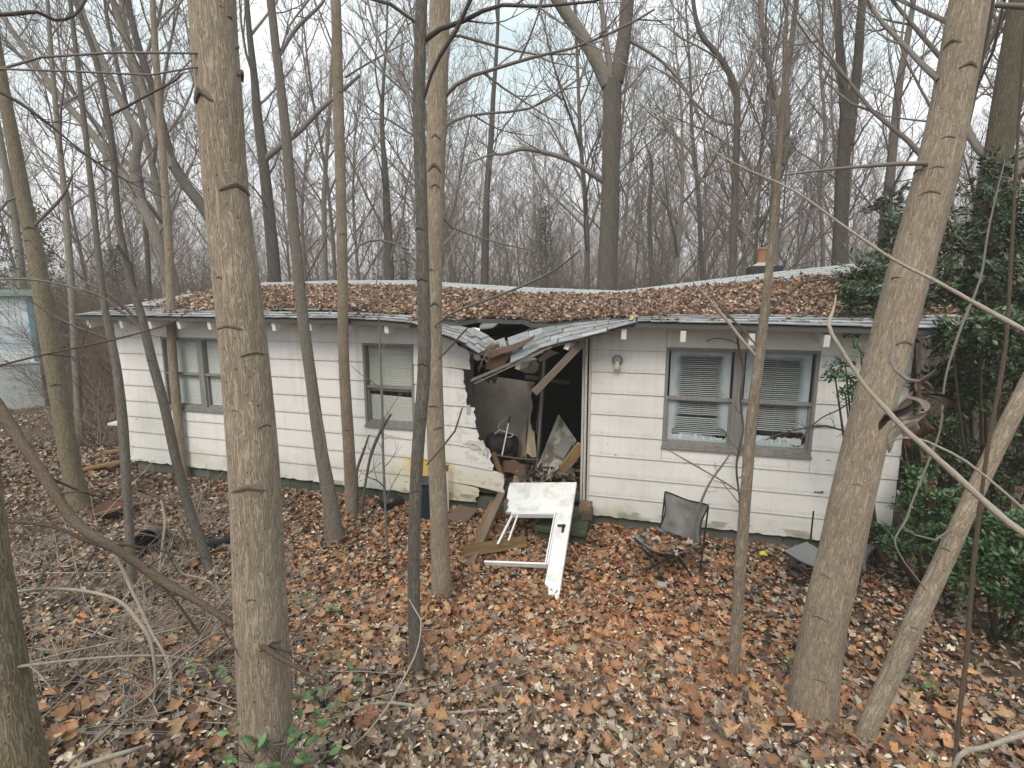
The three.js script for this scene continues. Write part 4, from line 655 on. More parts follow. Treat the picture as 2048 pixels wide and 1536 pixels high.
// a tree drawn from the sight lines to its trunk: list of [px, py, width in px] from base to top, standing at distance d (or where its base meets the ground)
function tree(name, label, group, path, d, o = {}) {
  const r = mulberry(o.seed ?? 1 + used.size * 13);
  const b0 = d == null ? onGround(path[0][0], path[0][1]) : null; if (b0) d = -b0.z;
  let P = path.map(([x, y, w], i) => at(x, y, d + (o.dz ? o.dz * i / (path.length - 1) : 0))), R = path.map(([x, y, w], i) => pxR(w, P[i]));
  // down into the ground
  const dn = P[0].clone().sub(P[1]).normalize(); if (dn.y > -0.5) dn.set(dn.x * 0.3, -0.9, 0).normalize();
  for (let k = 0; k < 60 && P[0].y > ground(P[0].x, P[0].z) - 0.12; k++) { const q = P[0].clone().addScaledVector(dn, Math.min(0.6, Math.max(0.13, P[0].y - ground(P[0].x, P[0].z)))); P.unshift(q); R.unshift(R[0] * 1.02); }
  // up beyond the frame
  if (o.up) { const e = P[P.length - 1], dir = e.clone().sub(P[P.length - 2]).normalize(), r1 = R[R.length - 1]; let q = e.clone(); const n = 4; for (let k = 1; k <= n; k++) { dir.x += (r() - 0.5) * 0.1; dir.z += (r() - 0.5) * 0.1 - (o.tilt ?? 0); dir.lerp(UP, 0.08).normalize(); q = q.clone().addScaledVector(dir, o.up / n); P.push(q); R.push(Math.max(0.012, r1 * (1 - 0.8 * k / n))); } }
  const origin = V(P[0].x, ground(P[0].x, P[0].z), P[0].z); if (P[0].y > origin.y) origin.y = P[0].y;
  P = P.map(p => p.sub(origin));
  const T = thing(name, origin, label, 'tree', group);
  const [TP, TR] = resample(P, R, o.step ?? 0.12);
  for (let i = 0; i < TP.length; i++) { const h = TP[i].y + 0.1; TR[i] *= 1 + 0.42 * Math.exp(-Math.max(0, h) / (TR[i] * 1.6 + 0.02)) * (o.flare ?? 1); }
  const girth = Math.max(1, Math.round(2 * Math.PI * Math.max(...R) / (o.tile ?? 0.35)));
  const tr = part('trunk', new MB().tube(TP, TR, o.sides ?? 14, girth, 0.7 * (o.tile ?? 0.35) / 0.35, trunkBump(used.size % 97)).geo(), o.bark ?? barkGrey, T);
  // explicit limbs
  const mb = new MB();
  for (const l of o.limbs ?? []) {
    let q = l.p.map((a, i) => at(a[0], a[1], d + (l.dz ?? 0) * i / (l.p.length - 1)).sub(origin)), rr = l.p.map((a, i) => a[2] / 2 * axisDepth(q[i].clone().add(origin)) / F);
    const [LP, LR] = resample(q, rr, 0.2);
    if (l.own) part('limb', new MB().tube(LP, LR, 10, 2, 0.7).geo(), l.own, T); else mb.tube(LP, LR, 7, 1, 0.7);
    if (l.grow) grow(mb, LP, LR, l.lv ?? 1, r, { ...o.g, n: l.n ?? o.g.n });
  }
  if (o.g) grow(mb, TP, TR, 0, r, o.g);
  if (mb.i.length) part('crown', mb.geo(), o.twig ?? twigGrey, T);
  // arched scars of shed branches and small knots on the side one sees
  for (const [px, py, sz, fl] of o.scars ?? []) {
    const C = at(px, py, d).sub(origin); let bi = 0, bd = 1e9; TP.forEach((q, i) => { const e = Math.abs(q.y - C.y); if (e < bd) { bd = e; bi = i; } });
    const ax = TP[bi], R0 = TR[bi] * 1.01, view = V(-origin.x - ax.x, 0, -origin.z - ax.z).normalize(), sx = V(view.z, 0, -view.x), off = clamp((C.clone().sub(ax)).dot(sx) / R0, -0.97, 0.97), phi0 = Math.asin(off), w = sz / 2 * axisDepth(C.clone().add(origin)) / F / R0;
    const pt = (a, y, k) => ax.clone().addScaledVector(view, Math.cos(a) * R0 * k).addScaledVector(sx, Math.sin(a) * R0 * k).add(V(0, y, 0));
    const A = [], n = 10, H = w * R0 * (fl ?? 0.45); for (let i = 0; i <= n; i++) { const s = i / n * 2 - 1; A.push(pt(phi0 + s * w, H * (1 - Math.abs(s) ** 1.4), 1.0)); }
    const rr = A.map((_, i) => 0.22 * H * (0.35 + 0.65 * Math.sin(i / n * Math.PI)) + 0.002);
    const s1 = part('branch_scar', new MB().tube(A, rr, 7, 1, 0.3).geo(), o.bark ?? barkGrey, tr);
    const B = []; for (let i = 0; i <= n; i++) { const s = (i / n * 2 - 1) * 0.8; B.push(pt(phi0 + s * w, H * (0.72 - Math.abs(s) ** 1.4 * 0.9), 1.0)); }
    part('dark_crease', new MB().tube(B, rr.map(v => v * 0.8), 6, 1, 0.3).geo(), scarDark, s1);
  }
  return T;
}
const G_SAP = { n: [7, 3, 2], ratio: [0.16, 0.5, 0.5], ang: [0.75, 0.7, 0.7], from: [0.45, 0.2, 0.3], rmin: 0.0022, wig: 0.22, up: 0.25, max: 2 };
const G_HI = { n: [9, 4, 3, 2], ratio: [0.28, 0.5, 0.5, 0.5], ang: [0.7, 0.7, 0.7, 0.7], from: [0.74, 0.2, 0.3, 0.3], rmin: 0.003, wig: 0.25, up: 0.3, max: 2 };
const NONE = null;

// --- trunks before the house
tree('poplar_tree', 'thickest tan trunk left of centre with dark branch scars, before the left window', NONE,
  [[535, 1536, 117], [520, 1200, 114], [505, 900, 110], [478, 600, 103], [455, 400, 98], [440, 200, 102], [424, 0, 106]], 2.0,
  { up: 7, bark: barkTan, sides: 36, step: 0.05, seed: 3, g: G_HI, flare: 0.4, scars: [[474, 388, 62, 0.5], [405, 215, 46, 1.0], [488, 150, 34, 0.8], [455, 650, 56, 0.3], [508, 714, 50, 0.3], [528, 845, 30, 0.4], [494, 975, 66, 0.4], [560, 1075, 26, 0.5], [540, 1275, 44, 0.5], [460, 40, 10], [440, 560, 12], [500, 1180, 18, 0.3], [470, 820, 14, 0.5]],
  limbs: [{ p: [[476, 92, 9], [452, 106, 6], [420, 108, 5], [300, 103, 4], [180, 108, 5], [60, 118, 5], [-40, 150, 6]], dz: -0.2 }, { p: [[472, 98, 5], [430, 122, 4], [380, 140, 4], [300, 150, 4], [200, 146, 4], [90, 140, 4], [0, 138, 4]], dz: -0.25 }] });
tree('poplar_tree', 'thick pale trunk at right leaning right, crossing the house corner by the wide window', NONE,
  [[1622, 1440, 108], [1648, 1250, 98], [1690, 1060, 100], [1740, 850, 98], [1800, 620, 98], [1862, 380, 96], [1905, 190, 92], [1940, 0, 92]], null,
  { up: 7, bark: barkTan, sides: 36, step: 0.06, seed: 4, g: G_HI, flare: 0.35, scars: [[1902, 98, 32, 0.7], [1935, 155, 34, 0.6], [1895, 282, 26, 0.3], [1835, 350, 30, 0.35], [1872, 350, 24, 0.4], [1858, 395, 36, 0.4], [1792, 560, 22, 0.3], [1808, 690, 40, 0.4], [1650, 1140, 24, 0.4], [1640, 1220, 30, 0.5], [1640, 1335, 26, 0.4], [1715, 960, 20, 0.3]],
  limbs: [{ p: [[1877, 328, 10], [1820, 327, 9], [1765, 330, 8], [1700, 335, 6], [1640, 341, 5], [1566, 350, 3]], dz: -0.5, own: twigGrey }, { p: [[1880, 160, 14], [1845, 130, 10], [1810, 92, 9], [1760, 40, 8], [1720, -20, 7]], dz: 0.8, grow: true, n: [0, 6, 4] , lv: 1 }, { p: [[1992, 10, 10], [2060, 14, 12], [2140, 30, 12]], dz: -0.2 }] });
tree('poplar_tree', 'slender pale trunk left of the hole, the thicker one of the touching pair', NONE,
  [[884, 1196, 40], [878, 1040, 38], [871, 860, 37], [867, 640, 36], [870, 430, 38], [875, 200, 42], [881, 0, 44]], null,
  { up: 7, bark: barkTan, sides: 22, step: 0.08, seed: 5, g: G_HI, scars: [[871, 280, 20, 0.9], [869, 350, 30, 1.1], [870, 377, 22, 0.7], [869, 610, 24, 0.9], [862, 545, 14, 0.6], [866, 812, 24, 0.4], [878, 855, 22, 0.5]],
  limbs: [{ p: [[886, 196, 9], [925, 160, 8], [982, 140, 7], [1040, 122, 7], [1084, 110, 6], [1152, 94, 5], [1255, 50, 5], [1310, 18, 4]], dz: -0.6, grow: true, n: [0, 6, 3], lv: 1 }, { p: [[888, 255, 7], [915, 238, 6], [961, 228, 5], [1016, 224, 5], [1074, 212, 5], [1130, 176, 4], [1180, 142, 3]], dz: 0.3, grow: true, n: [0, 5, 3], lv: 1 }, { p: [[900, 72, 6], [925, 72, 6], [965, 85, 6], [1020, 98, 5], [1060, 108, 4], [1160, 108, 3]], dz: 0.2 }, { p: [[868, 415, 4], [905, 455, 4], [990, 484, 3], [1060, 500, 2]], dz: 0.5 }, { p: [[862, 660, 3], [900, 628, 4], [960, 605, 5], [1050, 570, 5], [1110, 540, 4], [1160, 500, 3]], dz: -1.6, own: twigGrey }, { p: [[855, 735, 2], [885, 712, 3], [920, 672, 4], [936, 655, 3]], dz: -0.2, own: twigBrown }] });
tree('sapling_tree', 'thin dark trunk touching the left side of the slender centre trunk', NONE,
  [[836, 1362, 32], [828, 1220, 27], [829, 1050, 27], [836, 900, 27], [848, 740, 28], [846, 560, 27], [842, 380, 26], [838, 200, 25], [843, 0, 26]], null,
  { up: 5, bark: bark('grey', 0.66, 0.004), sides: 16, step: 0.07, seed: 6, g: G_HI, scars: [[843, 560, 22, 0.5], [844, 735, 24, 0.6], [846, 840, 22, 0.4], [838, 470, 20, 0.6], [832, 985, 20, 0.5]],
  limbs: [{ p: [[850, 80, 11], [880, 58, 10], [927, 42, 9], [965, 22, 8], [1005, 10, 7], [1080, 13, 6], [1187, 3, 5], [1260, -30, 5]], dz: -0.4, own: twigDark, grow: true, n: [0, 5, 3], lv: 1 }, { p: [[848, 198, 6], [862, 150, 7], [880, 112, 8], [912, 62, 8], [945, -10, 9]], dz: -0.2, own: twigDark }, { p: [[842, 235, 8], [815, 190, 7], [790, 140, 6], [760, 90, 5], [735, 0, 5]], dz: 0.6, grow: true, n: [0, 6, 3], lv: 1 }, { p: [[832, 45, 6], [800, 18, 7], [760, 0, 8], [720, -10, 8]], dz: -0.3 }, { p: [[853, 930, 3], [880, 900, 4], [910, 862, 4], [925, 815, 3]], dz: 0.2, own: twigBrown }] });
tree('sapling_tree', 'thin straight grey trunk before the narrow middle window, left of its frame', NONE,
  [[706, 1036, 30], [698, 900, 25], [688, 720, 23], [685, 560, 23], [682, 400, 23], [677, 200, 23], [671, 0, 22]], null,
  { up: 5, bark: barkSap, sides: 16, step: 0.1, seed: 7, g: G_HI, scars: [[686, 470, 14, 0.5], [683, 190, 14, 0.5], [694, 860, 14, 0.5]], limbs: [{ p: [[690, 155, 4], [730, 130, 4], [770, 108, 3], [820, 80, 2]], dz: -0.3 }, { p: [[690, 530, 4], [720, 490, 5], [760, 480, 5], [820, 500, 3]], dz: 0.6 }] });
tree('sapling_tree', 'thin grey trunk leaning left between the thick trunk and the middle window', NONE,
  [[672, 1086, 38], [660, 1000, 32], [640, 890, 27], [622, 760, 25], [606, 640, 24], [598, 560, 24], [585, 420, 23], [570, 250, 21], [552, 100, 19], [541, 0, 18]], null,
  { up: 5, bark: bark('grey', 0.8, 0.003), sides: 16, step: 0.1, seed: 8, g: G_HI, limbs: [{ p: [[668, 1075, 6], [660, 1000, 7], [652, 900, 7], [640, 830, 6], [632, 800, 3]], dz: -0.05 }, { p: [[606, 570, 3], [620, 540, 4], [640, 505, 4], [655, 470, 3]], dz: -0.3 }, { p: [[562, 100, 4], [580, 50, 4], [610, 10, 4], [640, -30, 4]], dz: 0.4, grow: true, n: [0, 5, 3], lv: 1 }] });
tree('sapling_tree', 'thin knobbly trunk before the wide window with a forked twig pointing up left', NONE,
  [[1466, 1366, 24], [1474, 1240, 26], [1482, 1120, 26], [1492, 980, 25], [1503, 840, 25], [1518, 720, 22], [1530, 620, 20], [1542, 500, 17], [1551, 400, 14], [1562, 270, 10], [1570, 120, 7], [1576, 0, 5]], null,
  { up: 1.5, bark: bark('tan', 0.95, 0.007), sides: 16, step: 0.06, seed: 9, g: G_HI, limbs: [{ p: [[1510, 710, 6], [1494, 694, 7], [1478, 673, 7], [1464, 655, 7], [1452, 638, 5], [1422, 602, 4], [1400, 580, 3], [1386, 565, 3]], dz: -0.1, own: twigPale }, { p: [[1512, 690, 3], [1490, 660, 4], [1464, 644, 5], [1440, 612, 4], [1424, 590, 3]], dz: 0.2, own: twigBrown }, { p: [[1535, 634, 4], [1545, 620, 5], [1556, 606, 5], [1578, 588, 5], [1600, 568, 5], [1628, 556, 5], [1680, 560, 3], [1720, 566, 2]], dz: 0.2, own: twigBrown }] });
tree('sapling_tree', 'leaning dark sapling crossing the left window from upper left', NONE,
  [[425, 1160, 20], [404, 1090, 22], [376, 1010, 22], [350, 910, 22], [328, 808, 22], [304, 720, 22], [284, 637, 20], [262, 560, 18], [238, 450, 16], [222, 273, 15], [192, 120, 14], [150, 0, 12]], null,
  { up: 4, bark: bark('grey', 0.6, 0.003), sides: 14, step: 0.1, seed: 10, g: G_HI, scars: [[299, 725, 14, 0.5]], limbs: [{ p: [[282, 655, 5], [260, 625, 6], [236, 603, 6], [214, 585, 5], [160, 560, 3]], dz: -0.3, own: twigGrey }, { p: [[272, 590, 4], [262, 530, 6], [244, 505, 7], [234, 490, 6]], dz: -0.1, own: twigDark }, { p: [[222, 230, 5], [260, 210, 5], [310, 182, 4], [345, 165, 4], [366, 146, 3]], dz: -0.2, own: twigDark }] });
{ const b = hw(-7.0, -YO, 0.2); tree('sapling_tree', 'upright grey sapling right before the left window frame', NONE,
  [[368, 952, 20], [360, 880, 20], [352, 790, 22], [343, 680, 21], [341, 600, 20], [338, 500, 19], [325, 300, 17], [312, 120, 15], [305, 0, 13]], -b.z, { up: 4, bark: barkSap, sides: 14, step: 0.12, seed: 11, g: G_HI, scars: [[340, 500, 10, 0.5], [331, 245, 10]], limbs: [{ p: [[328, 200, 3], [355, 205, 3], [385, 230, 3]], dz: 0 }, { p: [[318, 60, 3], [350, 20, 4], [380, -20, 4]], dz: 0.4 }] }); }
tree('sapling_tree', 'thin sapling left of the leaning one, against the left house corner', NONE,
  [[266, 1200, 22], [260, 1080, 22], [254, 980, 22], [246, 850, 24], [232, 730, 20], [210, 620, 17], [198, 520, 15], [178, 330, 13], [158, 150, 12], [140, 0, 10]], null,
  { up: 4, bark: bark('grey', 0.75, 0.003), sides: 14, step: 0.1, seed: 12, g: G_HI, limbs: [{ p: [[222, 680, 3], [180, 664, 4], [120, 640, 4], [60, 600, 3]], dz: -0.4 }] });
tree('mossy_tree', 'greenish mossy trunk at left leaning left before the pale shed', NONE,
  [[162, 1022, 52], [146, 950, 46], [128, 850, 46], [106, 720, 45], [86, 600, 42], [70, 500, 40], [48, 400, 36], [26, 280, 32], [8, 180, 28], [-12, 60, 24]], null,
  { up: 5, bark: barkMoss, sides: 18, step: 0.1, seed: 13, g: G_HI, scars: [[112, 766, 22, 0.5], [60, 456, 22, 0.6], [56, 490, 18, 0.4]], limbs: [{ p: [[60, 460, 6], [90, 430, 6], [115, 405, 6], [130, 385, 5], [145, 350, 4]], dz: -0.2, own: twigGrey }, { p: [[52, 400, 5], [30, 392, 5], [0, 420, 5], [-30, 470, 5]], dz: -0.2 }] });
tree('mossy_tree', 'blurry moss brown trunk in the lower left corner of the picture', NONE,
  [[46, 1536, 120], [22, 1400, 112], [0, 1250, 104], [-30, 1050, 100], [-62, 800, 96], [-100, 500, 94], [-140, 150, 92], [-160, 0, 90]], 1.75,
  { up: 7, bark: barkMoss, sides: 24, step: 0.08, seed: 14, g: G_HI, flare: 0.2 });
tree('leaning_tree', 'slim bare trunk at lower right leaning hard to the right beyond the thick one', NONE,
  [[1720, 1500, 44], [1742, 1440, 46], [1800, 1310, 50], [1850, 1200, 50], [1900, 1095, 48], [1950, 985, 46], [2000, 880, 44], [2048, 785, 44], [2110, 660, 42], [2180, 500, 40]], null,
  { up: 6, bark: barkTan, sides: 18, step: 0.08, seed: 15, g: G_HI, scars: [[1890, 1100, 18, 0.5], [1830, 1250, 16, 0.4]], limbs: [{ p: [[1900, 1060, 3], [1870, 1080, 4], [1830, 1070, 4], [1800, 1050, 3]], dz: -0.1 }] });
// --- the woods behind: trees one can tell apart
const GB = (n0, seed, o = {}) => ({ n: [n0, 6, 4, 3], ratio: [0.3, 0.45, 0.48, 0.5], ang: [0.75, 0.7, 0.7, 0.75], from: [0.22, 0.18, 0.2, 0.2], rmin: 0.0045, wig: 0.32, up: 0.35, max: 3, thick: 0.010, ...o });
tree('forked_tree', 'big forked tree behind the roof dip with a pale left limb', NONE,
  [[1213, 660, 46], [1214, 560, 42], [1219, 430, 40], [1222, 330, 38], [1224, 230, 38], [1224, 160, 40]], 13,
  { seed: 21, bark: barkDark, sides: 18, step: 0.25, twig: twigFar, g: { ...GB(5), from: [0.5, 0.2, 0.2, 0.2], max: 2, ratio: [0.22, 0.5, 0.5] }, flare: 0,
    limbs: [{ p: [[1216, 170, 30], [1192, 120, 28], [1160, 65, 26], [1128, 20, 24], [1095, -30, 22], [1040, -130, 18]], own: bark('grey', 0.85), grow: true, n: [0, 6, 4, 3], lv: 1 }, { p: [[1232, 165, 30], [1246, 90, 28], [1254, 20, 26], [1262, -90, 20], [1270, -220, 12]], own: barkDark, grow: true, n: [0, 9, 4, 3], lv: 1 }, { p: [[1224, 165, 14], [1213, 90, 12], [1204, 20, 10], [1196, -80, 8]], grow: true, n: [0, 7, 4, 3], lv: 1 }, { p: [[1206, 362, 13], [1180, 345, 11], [1138, 320, 10], [1085, 304, 9], [1042, 298, 8], [1010, 308, 6], [980, 310, 4], [930, 330, 3]], own: twigGrey, grow: true, n: [0, 8, 4, 3], lv: 1 }, { p: [[1240, 70, 8], [1275, 90, 7], [1310, 112, 6], [1350, 150, 5], [1390, 210, 4], [1420, 300, 2]], grow: true, n: [0, 8, 4, 3], lv: 1 }, { p: [[1226, 200, 6], [1262, 170, 5], [1295, 130, 4]], grow: true, n: [0, 5, 3, 3], lv: 1 }] });
tree('leaning_tree', 'dark limb of a bare tree leaning left out from behind the thick left trunk', NONE,
  [[520, 620, 30], [478, 520, 28], [440, 468, 27], [405, 412, 26], [370, 368, 25], [345, 325, 22], [322, 240, 19], [300, 160, 17], [276, 90, 16], [255, 0, 14], [235, -120, 10]], 12,
  { seed: 22, bark: barkDark, sides: 14, step: 0.3, twig: twigFar, flare: 0, g: { ...GB(9), from: [0.5, 0.2, 0.2, 0.2] }, limbs: [{ p: [[348, 335, 20], [318, 260, 17], [290, 190, 15], [262, 110, 14], [235, 30, 13], [205, -70, 10]], own: barkGrey, grow: true, n: [0, 8, 4, 3], lv: 1 }] });
tree('leaning_tree', 'grey tree leaning far left with a long curved stem, behind the left house end', NONE,
  [[345, 640, 28], [330, 540, 26], [312, 470, 25], [284, 410, 24], [268, 380, 23], [225, 325, 20], [180, 262, 18], [130, 205, 17], [80, 140, 15], [30, 70, 14], [-30, -20, 12]], 15,
  { seed: 23, bark: barkGrey, sides: 14, step: 0.3, twig: twigFar, flare: 0, g: { ...GB(10), from: [0.4, 0.2, 0.2, 0.2] }, limbs: [{ p: [[278, 395, 18], [268, 340, 18], [276, 270, 16], [258, 235, 15], [235, 190, 14], [205, 120, 12], [170, 40, 11], [140, -60, 9]], own: barkGrey, grow: true, n: [0, 8, 4, 3], lv: 1 }] });
tree('bare_tree', 'tall grey tree with a twisted crown just right of the thick left trunk', NONE,
  [[552, 620, 32], [545, 500, 27], [535, 400, 24], [525, 310, 22], [515, 230, 20], [508, 150, 16], [498, 60, 13], [490, -60, 10], [486, -200, 6]], 14,
  { seed: 24, bark: barkDark, sides: 14, step: 0.3, twig: twigFar, flare: 0, g: { ...GB(12), from: [0.35, 0.2, 0.2, 0.2] }, limbs: [{ p: [[518, 330, 12], [545, 306, 12], [570, 285, 11], [600, 262, 10], [635, 225, 9], [672, 192, 8], [720, 150, 6]], own: twigGrey, grow: true, n: [0, 7, 4, 3], lv: 1 }, { p: [[560, 110, 6], [590, 60, 8], [620, 30, 7], [645, 5, 6], [660, -30, 5]], own: twigGrey }] });
tree('bare_tree', 'slim dark tree with a bent stem between the centre trunks and the forked tree', NONE,
  [[966, 640, 18], [970, 520, 16], [972, 430, 14], [976, 350, 12], [982, 280, 12], [986, 200, 10], [992, 120, 8], [996, 40, 7], [998, -60, 5]], 18,
  { seed: 25, bark: barkDark, sides: 10, step: 0.35, twig: twigFar, flare: 0, g: { ...GB(13), from: [0.35, 0.2, 0.2, 0.2], ratio: [0.26, 0.45, 0.48, 0.5] } });
tree('bare_tree', 'rounded spreading tree seen just left of the touching centre trunks', NONE,
  [[782, 640, 22], [778, 520, 20], [774, 420, 17], [770, 340, 13], [764, 260, 10], [766, 180, 7], [772, 90, 5], [776, -20, 3]], 17,
  { seed: 26, bark: barkDark, sides: 10, step: 0.35, twig: twigFar, flare: 0, g: { ...GB(17), from: [0.32, 0.2, 0.2, 0.2], ratio: [0.34, 0.45, 0.48, 0.5], up: 0.6 } });
tree('bare_tree', 'dark tree with a stem bent left at its top, right of the forked tree', NONE,
  [[1462, 640, 19], [1466, 500, 17], [1470, 380, 15], [1473, 280, 14], [1472, 180, 14], [1455, 140, 13], [1432, 105, 12], [1404, 72, 11], [1390, 30, 9], [1384, -40, 8], [1380, -140, 5]], 13,
  { seed: 27, bark: barkDark, sides: 12, step: 0.25, twig: twigFar, flare: 0, g: { ...GB(20), from: [0.3, 0.2, 0.2, 0.2], ratio: [0.26, 0.45, 0.48, 0.5] }, limbs: [{ p: [[1474, 175, 10], [1490, 150, 9], [1505, 120, 7], [1520, 60, 5], [1530, -30, 4]], grow: true, n: [0, 7, 4, 3], lv: 1 }, { p: [[1464, 248, 6], [1430, 240, 6], [1390, 205, 5], [1350, 160, 4], [1300, 130, 3]], grow: true, n: [0, 7, 4, 3], lv: 1 }] });
tree('bare_tree', 'grey tree splitting into steep stems, behind the clay chimney pipe', NONE,
  [[1548, 640, 26], [1546, 520, 24], [1550, 400, 22], [1558, 300, 18], [1562, 260, 16], [1548, 180, 13], [1530, 100, 11], [1520, 10, 9], [1514, -90, 6]], 15,
  { seed: 28, bark: barkGrey, sides: 12, step: 0.3, twig: twigFar, flare: 0, g: { ...GB(16), from: [0.35, 0.2, 0.2, 0.2], ratio: [0.25, 0.45, 0.48, 0.5] }, limbs: [{ p: [[1566, 330, 14], [1574, 250, 13], [1572, 170, 12], [1582, 90, 11], [1592, 10, 10], [1604, -90, 7]], own: barkGrey, grow: true, n: [0, 9, 4, 3], lv: 1 }] });
tree('bare_tree', 'stout grey tree right of the chimney pipe with two close upright stems', NONE,
  [[1682, 640, 40], [1680, 520, 36], [1684, 400, 32], [1688, 300, 30], [1690, 220, 22], [1682, 130, 19], [1676, 40, 17], [1670, -80, 12]], 14,
  { seed: 29, bark: barkDark, sides: 14, step: 0.3, twig: twigFar, flare: 0, g: { ...GB(16), from: [0.35, 0.2, 0.2, 0.2], ratio: [0.24, 0.45, 0.48, 0.5] }, limbs: [{ p: [[1696, 290, 20], [1706, 210, 18], [1716, 120, 17], [1722, 30, 15], [1730, -80, 11]], own: barkDark, grow: true, n: [0, 9, 4, 3], lv: 1 }] });
tree('bare_tree', 'tan tree leaning slightly right between the stout grey tree and the thick right trunk', NONE,
  [[1754, 640, 28], [1764, 500, 26], [1778, 380, 23], [1788, 270, 20], [1800, 160, 17], [1818, 60, 14], [1836, -60, 10]], 15,
  { seed: 30, bark: barkGrey, sides: 12, step: 0.3, twig: twigFar, flare: 0, g: { ...GB(17), from: [0.35, 0.2, 0.2, 0.2], ratio: [0.24, 0.45, 0.48, 0.5] } });
tree('ivy_tree', 'big trunk at the right edge wrapped in dark ivy', NONE,
  [[1890, 1150, 74], [1915, 900, 72], [1945, 650, 70], [1972, 450, 66], [2000, 280, 64], [2024, 120, 60], [2046, -20, 56]], 6.6,
  { up: 7, seed: 31, bark: bark('moss', 0.6, 0.006), sides: 20, step: 0.12, g: { ...G_HI, from: [0.5, 0.2, 0.3, 0.3], n: [14, 5, 3, 2] }, flare: 0, limbs: [{ p: [[1990, 330, 18], [1950, 290, 14], [1930, 240, 12], [1912, 170, 10]], dz: 0.5 }, { p: [[1968, 480, 20], [2000, 400, 18], [2040, 330, 18], [2100, 250, 16]], dz: 0.2, own: barkGrey }] });
for (const [path, d, seed, label] of [
  [[[150, 700, 18], [142, 560, 17], [132, 420, 15], [118, 280, 13], [106, 150, 12], [96, 20, 10], [90, -80, 7]], 11, 33, 'thin upright tree rising behind the mossy left trunk'],
  [[[300, 640, 13], [294, 500, 12], [284, 380, 11], [262, 250, 10], [232, 120, 9], [212, 20, 8], [200, -80, 5]], 16, 34, 'thin left leaning tree seen just left of the upright sapling'],
  [[[652, 640, 13], [650, 520, 12], [648, 400, 11], [655, 280, 9], [662, 160, 7], [668, 20, 5]], 19, 35, 'slim tree behind the thin straight grey trunk'],
  [[[1305, 640, 10], [1302, 520, 10], [1298, 420, 9], [1304, 330, 7], [1296, 300, 4]], 16, 36, 'short broken snag right of the forked tree'],
  [[[1640, 640, 11], [1646, 500, 10], [1640, 380, 9], [1650, 250, 8], [1640, 120, 7], [1650, -20, 5]], 19, 37, 'slim tree left of the stout grey tree'],
  [[[1410, 640, 12], [1402, 500, 11], [1396, 380, 10], [1384, 260, 8], [1380, 140, 6], [1372, 20, 4]], 20, 38, 'slim tree left of the dark bent tree'],
  [[[58, 700, 22], [48, 600, 21], [30, 440, 19], [4, 300, 17], [-30, 120, 14]], 18.5, 39, 'dark tree behind the roof of the pale shed'],
]) tree('bare_tree', label, NONE, path, d, { seed, bark: seed % 2 ? barkGrey : barkDark, sides: 10, step: 0.35, twig: twigFar, flare: 0, up: seed === 36 ? 0 : 3, g: seed === 36 ? null : { ...GB(12), from: [0.35, 0.2, 0.2, 0.2], ratio: [0.22, 0.45, 0.48, 0.5], max: seed < 36 ? 3 : 2 } });

// --- the rest of the woods: eight grown forms, cloned
const forms = [];
for (let v = 0; v < 8; v++) {
  const r = mulberry(800 + v), H = 12 + r() * 6, R0 = 0.06 + r() * 0.075, P = [V(0, -0.2, 0)], R = [R0 * 1.2]; let q = P[0].clone(), d = V((r() - 0.5) * 0.3, 1, (r() - 0.5) * 0.3).normalize();
  for (let k = 1; k <= 12; k++) { d.x += (r() - 0.5) * 0.16; d.z += (r() - 0.5) * 0.16; d.lerp(UP, 0.12).normalize(); q = q.clone().addScaledVector(d, H / 12); P.push(q); R.push(Math.max(0.012, R0 * (1 - 0.9 * k / 12))); }
  const [TP, TR] = resample(P, R, 0.5), trunk = new MB().tube(TP, TR, 9, 2, 0.7, trunkBump(v)).geo(), mb = new MB();
  grow(mb, TP, TR, 0, r, { n: [19 + Math.floor(r() * 8), 7, 5, 3], ratio: [0.30, 0.45, 0.48, 0.5], ang: [0.72, 0.7, 0.7, 0.75], from: [0.2 + r() * 0.15, 0.18, 0.15, 0.15], rmin: 0.005, wig: 0.32, up: 0.5, max: 3, thick: 0.010 });
  forms.push({ trunk, crown: mb.geo() });
}
const fBark = [bark('dark', 1.25), barkGrey, bark('dark', 1.5), bark('moss', 1)], fTwig = [twigFar, mat(lin(0.17, 0.135, 0.115)), mat(lin(0.26, 0.215, 0.19))];
const protos = forms.map((f, v) => { const t = new THREE.Group(); t.name = numbered('woodland_tree'); t.userData.category = 'tree'; part('trunk', f.trunk, fBark[v % 4], t); part('crown', f.crown, fTwig[v % 3], t); return t; });
{
  const r = mulberry(4711), placed = []; let n = 0; const usedProto = new Set();
  for (let k = 0; k < 4000 && n < 66; k++) {
    const a = (r() * 2 - 1) * 0.86, d = 9 + Math.pow(r(), 0.8) * 34, x = Math.tan(a) * d * 0.96, z = -d;
    const s = houseS(x, z), X = houseX(x, z);
    if (X > -9.6 && X < 5.5 && s > -7.4) continue; if (s > 0.2 && X > -11) continue;
    if (X <= -9.6 && d < 10) continue; if (x < -9 && d > 11 && d < 18 && Math.abs(x + 16) < 4) continue;
    if (placed.some(p => Math.hypot(p[0] - x, p[1] - z) < 1.5 + d * 0.03)) continue;
    placed.push([x, z]);
    const v = Math.floor(r() * 8), t = usedProto.has(v) ? protos[v].clone() : protos[v]; if (usedProto.has(v)) t.name = numbered('woodland_tree'); usedProto.add(v);
    t.position.set(x, ground(x, z), z); t.rotation.y = r() * 6.28; t.scale.setScalar(0.75 + r() * 0.5);
    const isL = X < -9.6;
    tag(t, isL ? 'bare woodland tree among the thicket left of the house' : 'bare grey woodland tree in the crowd of trunks behind the roof', 'tree', isL ? 'bare trees of the thicket left of the house' : 'bare trees of the woods behind the house');
    scene.add(t); n++;
  }
}
